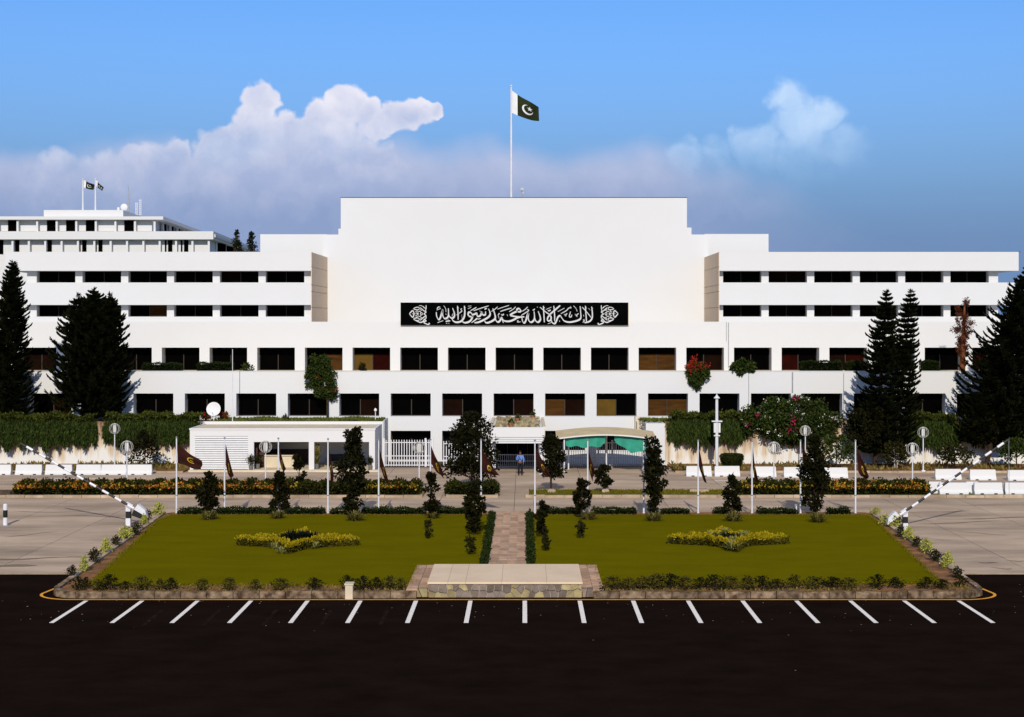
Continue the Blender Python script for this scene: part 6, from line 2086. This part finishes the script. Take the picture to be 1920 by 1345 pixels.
# star shaped beds
def star_bed(label, px, py, tips=2.95, deep=2.75, pale=False):
    c = on(px, py, LZ)
    t = thing('star_bed', label, 'flower bed', c)

    def Rs(th):
        cx_, sy_ = np.abs(np.cos(th)), np.abs(np.sin(th))
        a = np.minimum(1 / (cx_ / tips + sy_ / 0.95 + 1e-9), 9)
        b = np.minimum(1 / (cx_ / 0.95 + sy_ / deep + 1e-9), 9)
        return np.maximum(np.maximum(a, b), 1.2)
    n = 15000
    th = rng.uniform(0, 2 * math.pi, n)
    w = Rs(th)
    keep = rng.uniform(0, 1, n) < w / w.max() * 1.4
    th, w = th[keep], w[keep]
    n = len(th)
    inner = np.where(w > 1.5, np.maximum(1.05, w - 1.5), w * .8)
    rr = inner + (w - inner) * np.sqrt(rng.uniform(0, 1, n))
    f = rng.uniform(0, 1, n)
    topz = 0.36 + 0.05 * np.sin(th * 9) + 0.03 * np.sin(rr * 8)
    z = np.where(f < .62, topz, rng.uniform(0, 1, n) * topz)
    rr = np.where(f < .62, rr, w + rng.normal(0, .03, n))
    P = np.column_stack([c.x + rr * np.cos(th), c.y + rr * np.sin(th), LZ + z + rng.normal(0, .03, n)])
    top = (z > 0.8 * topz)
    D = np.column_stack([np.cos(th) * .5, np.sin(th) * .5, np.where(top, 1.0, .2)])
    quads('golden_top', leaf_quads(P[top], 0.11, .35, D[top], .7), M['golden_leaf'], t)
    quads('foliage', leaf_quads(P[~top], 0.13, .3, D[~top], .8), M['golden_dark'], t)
    # leafy core that fills the hedge
    core = MB()
    m = 48
    tt = [2 * math.pi * k / m for k in range(m)]
    for k in range(m):
        a0, a1 = tt[k], tt[(k + 1) % m]
        w0, w1 = float(Rs(np.array([a0]))[0]), float(Rs(np.array([a1]))[0])
        q = []
        for a, ww in ((a0, w0), (a1, w1)):
            i_ = max(1.05, ww - 1.5) if ww > 1.5 else ww * .8
            q.append(((c.x + (i_ + .05) * math.cos(a), c.y + (i_ + .05) * math.sin(a)), (c.x + (ww - .08) * math.cos(a), c.y + (ww - .08) * math.sin(a))))
        core.prism([q[0][0], q[0][1], q[1][1], q[1][0]], LZ - .02, LZ + 0.34)
    core.build('stems', M['golden_dark'], t)
    return c


cL = star_bed('star shaped golden hedge round a black agave on the left lawn', 557, 1023)
cR = star_bed('star shaped golden hedge filled with pale grasses on the right lawn', 1366, 1020)
tuft('black green agave filling the middle of the star bed', (cL.x, cL.y + .2, LZ + .05), 2.3, 0.85, 1300, 'agave', 'agave_plant', 'agave')
for k, (ox, oy, lab) in enumerate(((-.3, -2.5, 'front point'), (-.9, -1.0, 'front inner corner near the kerb side'), (1.0, -.9, 'inner corner nearest the path'))):
    tuft('pale grass tuft in left star bed, ' + lab, (cL.x + ox, cL.y + oy, LZ), .4, .5, 70, 'blade_pale')
spots = [(-0.1, -2.3, 'front point', .62, 150), (0.15, -1.1, 'just before the dark centre', .7, 170), (-0.8, 0.5, 'path side of the centre', .75, 130), (0.8, 0.4, 'far side of the centre', .75, 130), (0.0, 1.5, 'back point', .8, 150), (-1.7, .75, 'back edge towards the path', .5, 70), (1.7, .75, 'back edge away from the path', .5, 70)]
for ox, oy, lab, hh, nn in spots:
    tuft('pale grass tuft in right star bed, ' + lab, (cR.x + ox, cR.y + oy, LZ + .05), .6, hh, nn, 'blade_pale')
tuft('dark agave in the middle of the right star bed', (cR.x, cR.y + .3, LZ), .9, .8, 150, 'agave', 'agave_plant', 'agave')

# border shrubs: three prototypes copied round the island
protos_s = {}


def shrub(kind, b, h, w, label, group):
    if kind not in protos_s:
        mm, n = {'lime': ('lime_leaf', 420), 'dark': ('dark_shrub', 420), 'twig': ('olive_shrub', 360), 'twig_b': ('dark_shrub', 340)}[kind]
        t = leafy('border_shrub', label, 'shrub', b, 1.0, 1.0, n, 24, up, z0=0.12, leaf=0.15, m=mm, cr=.26, trunk_r=.03, stems=3 if 'twig' in kind else 1, group=group)
        protos_s[kind] = t
        t.scale = (w, w, h)
        return t
    t = copy_tree(protos_s[kind], b, rnd.uniform(0, 6), (w, w, h), label)
    t['group'] = group
    return t


k = 0
left_row = [(297, 967, 945, 20, 'lime'), (276, 975, 956, 18, 'dark'), (271, 985, 966, 14, 'lime'), (256, 1003, 983, 20, 'dark'), (236, 1012, 989, 24, 'lime'), (219, 1024, 1006, 18, 'dark'), (198, 1037, 1012, 18, 'lime'), (179, 1055, 1030, 22, 'dark'), (157, 1072, 1045, 16, 'lime'), (134, 1082, 1062, 16, 'dark')]
for q, (px, by, ty, wpx, kd) in enumerate(left_row):
    b = on(px, by, KH - .06)
    shrub(kd, b, gz(ty, b.y) - b.z, wpx * b.y / F * 1.15, '%s shrub on the left lawn border, %s from the boom gate' % ('lime yellow' if kd == 'lime' else 'dark green', NTH[q]), 'border shrubs')
right_row = [(1642, 966, 953, 18, 'lime'), (1659, 985, 966, 22, 'lime'), (1675, 988, 966, 20, 'lime'), (1688, 1008, 986, 14, 'dark'), (1704, 1014, 990, 18, 'lime'), (1721, 1026, 1008, 18, 'dark'), (1738, 1037, 1013, 22, 'lime'), (1754, 1052, 1032, 24, 'dark'), (1776, 1064, 1037, 20, 'lime'), (1793, 1084, 1064, 20, 'dark'), (1802, 1100, 1082, 24, 'twig_b')]
for q, (px, by, ty, wpx, kd) in enumerate(right_row):
    b = on(px, by, KH - .06)
    shrub(kd, b, gz(ty, b.y) - b.z, wpx * b.y / F * 1.15, '%s shrub on the right lawn border, %s from the boom gate' % ('lime yellow' if kd == 'lime' else 'dark green', NTH[q]), 'border shrubs')
front_l = [(146, 22, 1084), (160, 20, 1085), (183, 22, 1090), (203, 32, 1080), (235, 22, 1092), (266, 30, 1083), (299, 20, 1088), (320, 24, 1086), (380, 24, 1088), (430, 24, 1086), (478, 22, 1089), (525, 32, 1087), (590, 26, 1086), (652, 26, 1082), (680, 26, 1083), (705, 26, 1085), (732, 28, 1083), (752, 18, 1086)]
for q, (px, wpx, ty) in enumerate(front_l):
    b = on(px, 1107 + rnd.uniform(-2, 1), KH - .06)
    shrub('twig' if rnd.random() < .5 else 'twig_b', b, gz(ty, b.y) - b.z, wpx * b.y / F * 1.15, 'twiggy olive shrub on the front border left of the plinth, %s from the corner' % NTH[q], 'front border shrubs')
front_r2 = [(1150, 34, 1083), (1178, 28, 1086), (1205, 30, 1084), (1232, 34, 1080), (1258, 32, 1079), (1285, 28, 1084), (1312, 28, 1085), (1340, 34, 1081), (1370, 30, 1084), (1400, 32, 1083), (1430, 32, 1083), (1458, 24, 1088), (1488, 30, 1081), (1525, 34, 1084), (1560, 34, 1084), (1592, 28, 1086), (1645, 28, 1080), (1680, 28, 1085), (1736, 26, 1084), (1765, 26, 1088)]
for q, (px, wpx, ty) in enumerate(front_r2):
    b = on(px, 1105 + rnd.uniform(-2, 1), KH - .06)
    shrub('twig' if rnd.random() < .6 else 'twig_b', b, gz(ty, b.y) - b.z, wpx * b.y / F * 1.2, 'twiggy olive shrub on the front border right of the plinth, %s from the plinth' % NTH[q], 'front border shrubs')
b = on(1127, 1117, 0.02)
shrub('dark', b, 0.32, .45, 'small dark weed at the right end of the stone plinth', 'border shrubs')
# weeds and dry grass of the soil strip
n = 5200
P = np.column_stack([rng.uniform(IX0 + .6, IX1 - .6, n), rng.uniform(IY0 + .35, LFY + .1, n), np.full(n, KH - .07)])
P = P[(P[:, 0] < PX0 - .05) | (P[:, 0] > PX1 + .05)]
P = P[np.sin(P[:, 0] * 1.1) + np.sin(P[:, 0] * .37 + P[:, 1]) > -.9]
M['weed'] = leaf_mat('dry_weeds', (0.10, 0.085, 0.02), (0.24, 0.17, 0.05), .9, 0.0)
tag(quads('weeds', leaf_quads(P, 0.13, .16, np.array([0, 0, 1.0]), .8), M['weed']), 'dry weeds on the soil of the front border', 'weeds', kind='stuff')
n = 3600
P = np.vstack([np.column_stack([rng.uniform(-46, gx(352, 115), n), rng.uniform(113, 118.3, n), np.full(n, .08)]), np.column_stack([rng.uniform(gx(1265, 115), 46, n), rng.uniform(113, 118.3, n), np.full(n, .08)])])
P = P[np.sin(P[:, 0] * 1.3) + np.sin(P[:, 0] * .5 + P[:, 1]) > -.3]
tag(quads('weeds', leaf_quads(P, 0.34, .16, np.array([0, 0, .8]), .8), M['weed']), 'tall dry weeds at the foot of the stained walls', 'weeds', kind='stuff')
n = 6000
P = np.column_stack([rng.uniform(gx(992, 98), gx(1388, 98), n), rng.uniform(MY0 + .25, MY1 - .25, n), np.full(n, MH - .04)])
tag(quads('verge_grass', leaf_quads(P, 0.12, .16, np.array([0, 0, 1.0]), .8), M['lawn_blade']), 'short yellowish grass on the bare part of the median', 'grass', kind='stuff')

n = 190
P = np.column_stack([rng.uniform(-24, 24, n), 61.1 - np.abs(rng.normal(0, 3.4, n)), np.full(n, 0.012)])
P[:60, 0] = rng.uniform(20, 27, 60); P[:60, 1] = rng.uniform(55, 66, 60)
a = rng.uniform(0, 6.28, n)[:, None]
r_ = rng.uniform(.008, .03, n)[:, None]
ex_, ey_ = np.hstack([np.cos(a), np.sin(a), 0 * a]) * r_, np.hstack([-np.sin(a), np.cos(a), 0 * a]) * r_
M['litter'] = leaf_mat('pale_grit', (0.12, 0.09, 0.07), (0.55, 0.50, 0.44), .9, 0.0)
tag(quads('grit', np.stack([P - ex_ - ey_, P + ex_ - ey_ * .7, P + ex_ * .8 + ey_, P - ex_ + ey_], axis=1), M['litter']), 'pale grit and fallen leaf scraps scattered on the black asphalt', 'grit', kind='stuff')

# clipped bush and small trees in the bed before the right wall, and the one on the left
def clipped(label, px, by, ty, wpx, Y):
    b = Vector((gx(px, Y), Y, 0.08))
    t = thing('clipped_bush', label, 'bush', b)
    w, h = wpx * Y / F / 2, gz(ty, Y) - .08
    prof = [(0.55, 0.0), (0.75, 0.25), (0.97, 0.7), (1.0, 0.88), (0.9, 0.97), (0.0, 1.0)]
    MB().lathe(b, [(r * (w - .06) + .001, z * (h - .05)) for r, z in prof], 20).build('stems', M['dark_shrub'], t)
    n = 3600
    a = rng.uniform(0, 2 * math.pi, n)
    f = rng.uniform(0, 1, n)
    zt = rng.uniform(0, 1, n)
    rr = np.interp(zt, [p[1] for p in prof], [p[0] for p in prof]) * w
    topm = f < .3
    rr = np.where(topm, np.sqrt(rng.uniform(0, 1, n)) * w * .95, rr)
    zz = np.where(topm, h * (1 - .05 * (rr / w) ** 2), zt * h)
    P = np.array(b)[None] + np.column_stack([rr * np.cos(a), rr * np.sin(a), zz]) + rng.normal(0, .02, (n, 3))
    D = np.column_stack([np.cos(a) * ~topm, np.sin(a) * ~topm, topm + .2]).astype(float)
    quads('foliage', leaf_quads(P, .09, .35, D, .7), M['hedge'], t)


clipped('dark green bush clipped to a tapering drum before the stained wall', 1372, 875, 852, 42, 114.2)
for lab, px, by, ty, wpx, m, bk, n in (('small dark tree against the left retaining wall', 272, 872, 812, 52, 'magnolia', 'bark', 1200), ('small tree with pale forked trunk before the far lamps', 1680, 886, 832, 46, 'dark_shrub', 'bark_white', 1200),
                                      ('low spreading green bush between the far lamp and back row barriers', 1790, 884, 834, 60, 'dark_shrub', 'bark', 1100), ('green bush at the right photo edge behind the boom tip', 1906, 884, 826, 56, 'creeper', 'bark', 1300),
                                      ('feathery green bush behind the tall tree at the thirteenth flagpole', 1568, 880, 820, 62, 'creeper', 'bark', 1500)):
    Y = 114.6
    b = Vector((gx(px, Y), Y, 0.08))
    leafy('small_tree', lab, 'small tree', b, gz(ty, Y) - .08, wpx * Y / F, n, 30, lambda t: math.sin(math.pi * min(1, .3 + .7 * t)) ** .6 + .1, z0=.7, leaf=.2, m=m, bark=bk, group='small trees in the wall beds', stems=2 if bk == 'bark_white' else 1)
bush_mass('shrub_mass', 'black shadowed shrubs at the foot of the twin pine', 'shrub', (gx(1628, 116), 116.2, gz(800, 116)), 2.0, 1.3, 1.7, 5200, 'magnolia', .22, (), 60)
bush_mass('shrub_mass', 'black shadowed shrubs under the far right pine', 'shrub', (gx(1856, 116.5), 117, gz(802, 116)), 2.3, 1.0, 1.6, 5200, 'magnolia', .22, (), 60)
for px, lab in ((1262, 'small yellow green weed plant near the awning end of the stained wall'), (1283, 'second small weed plant from the awning along the stained wall'), (1325, 'spiky yellow green plant by the camera pole foot')):
    b = Vector((gx(px, 113.4), 113.4, .08))
    tuft(lab, tuple(b), .3, .75, 50, 'blade', 'wall_plant', 'plant')

# ================================================================== PERSON
PYd = gy(891.5)
pb = Vector((gx(975.5, PYd), PYd, 0.0))
person = thing('person', 'person in a pale blue shirt and dark trousers standing before the porch', 'person', pb)


def skinned(name, joints, edges, m, parent, sub=2):
    me = bpy.data.meshes.new(name)
    me.from_pydata([j[:3] for j in joints], edges, [])
    o = link(name, me, parent)
    me.materials.append(m)
    sk = o.modifiers.new('skin', 'SKIN')
    sk.use_smooth_shade = True
    for v, j in zip(me.skin_vertices[0].data, joints):
        v.radius = (j[3], j[4] if len(j) > 4 else j[3])
    me.skin_vertices[0].data[0].use_root = True
    ss = o.modifiers.new('subsurf', 'SUBSURF')
    ss.levels = sub
    ss.render_levels = sub
    return o


# body: pelvis, spine, neck, head, arms, legs (right hand raised to the chest strap)
J = [(0, 0, .96, .14, .10), (0, 0, 1.15, .135, .09), (0, 0, 1.36, .15, .10), (0, -.005, 1.47, .06), (0, -.015, 1.53, .058), (0, -.03, 1.60, .085, .095), (0, -.02, 1.69, .075, .085),
     (-.19, 0, 1.39, .055), (-.25, -.02, 1.12, .045), (-.12, -.20, 1.16, .036), (-.04, -.22, 1.19, .035),
     (.19, 0, 1.39, .055), (.25, 0, 1.11, .045), (.23, -.10, .88, .035), (.22, -.13, .79, .033),
     (-.095, 0, .90, .095), (-.11, -.01, .50, .062), (-.12, .01, .10, .042), (-.125, -.12, .04, .038),
     (.095, 0, .90, .095), (.11, -.01, .50, .062), (.12, .01, .10, .042), (.125, -.12, .04, .038)]
E = [(0, 1), (1, 2), (2, 3), (3, 4), (4, 5), (5, 6), (2, 7), (7, 8), (8, 9), (9, 10), (2, 11), (11, 12), (12, 13), (13, 14), (0, 15), (15, 16), (16, 17), (17, 18), (0, 19), (19, 20), (20, 21), (21, 22)]
skinned('body', J, E, M['skin'], person)
S = [(0, 0, .93, .165, .125), (0, 0, 1.15, .155, .11), (0, 0, 1.36, .17, .12), (0, 0, 1.45, .08), (-.195, 0, 1.39, .075), (-.255, -.02, 1.12, .062), (-.155, -.16, 1.15, .052), (.195, 0, 1.39, .075), (.255, 0, 1.11, .062), (.235, -.08, .93, .05)]
skinned('shirt', S, [(0, 1), (1, 2), (2, 3), (2, 4), (4, 5), (5, 6), (2, 7), (7, 8), (8, 9)], M['shirt'], person)
T = [(0, 0, .97, .16, .12), (-.10, 0, .86, .115), (-.112, -.01, .50, .085), (-.12, .005, .09, .07), (.10, 0, .86, .115), (.112, -.01, .50, .085), (.12, .005, .09, .07)]
skinned('trousers', T, [(0, 1), (1, 2), (2, 3), (0, 4), (4, 5), (5, 6)], M['trousers'], person)
skinned('hair', [(0, .005, 1.68, .085, .09), (0, .0, 1.735, .07, .075), (0, .045, 1.61, .07, .06)], [(0, 1), (0, 2)], M['hair'], person)
skinned('strap', [(-.14, -.13, 1.40, .02), (0, -.155, 1.2, .02), (.13, -.13, 1.0, .02)], [(0, 1), (1, 2)], M['hair'], person, 1)
for s in (-1, 1):
    skinned('shoe', [(s * .12, .04, .05, .055, .05), (s * .125, -.06, .045, .055, .045), (s * .125, -.17, .035, .045, .035)], [(0, 1), (1, 2)], M['hair'], person, 1)
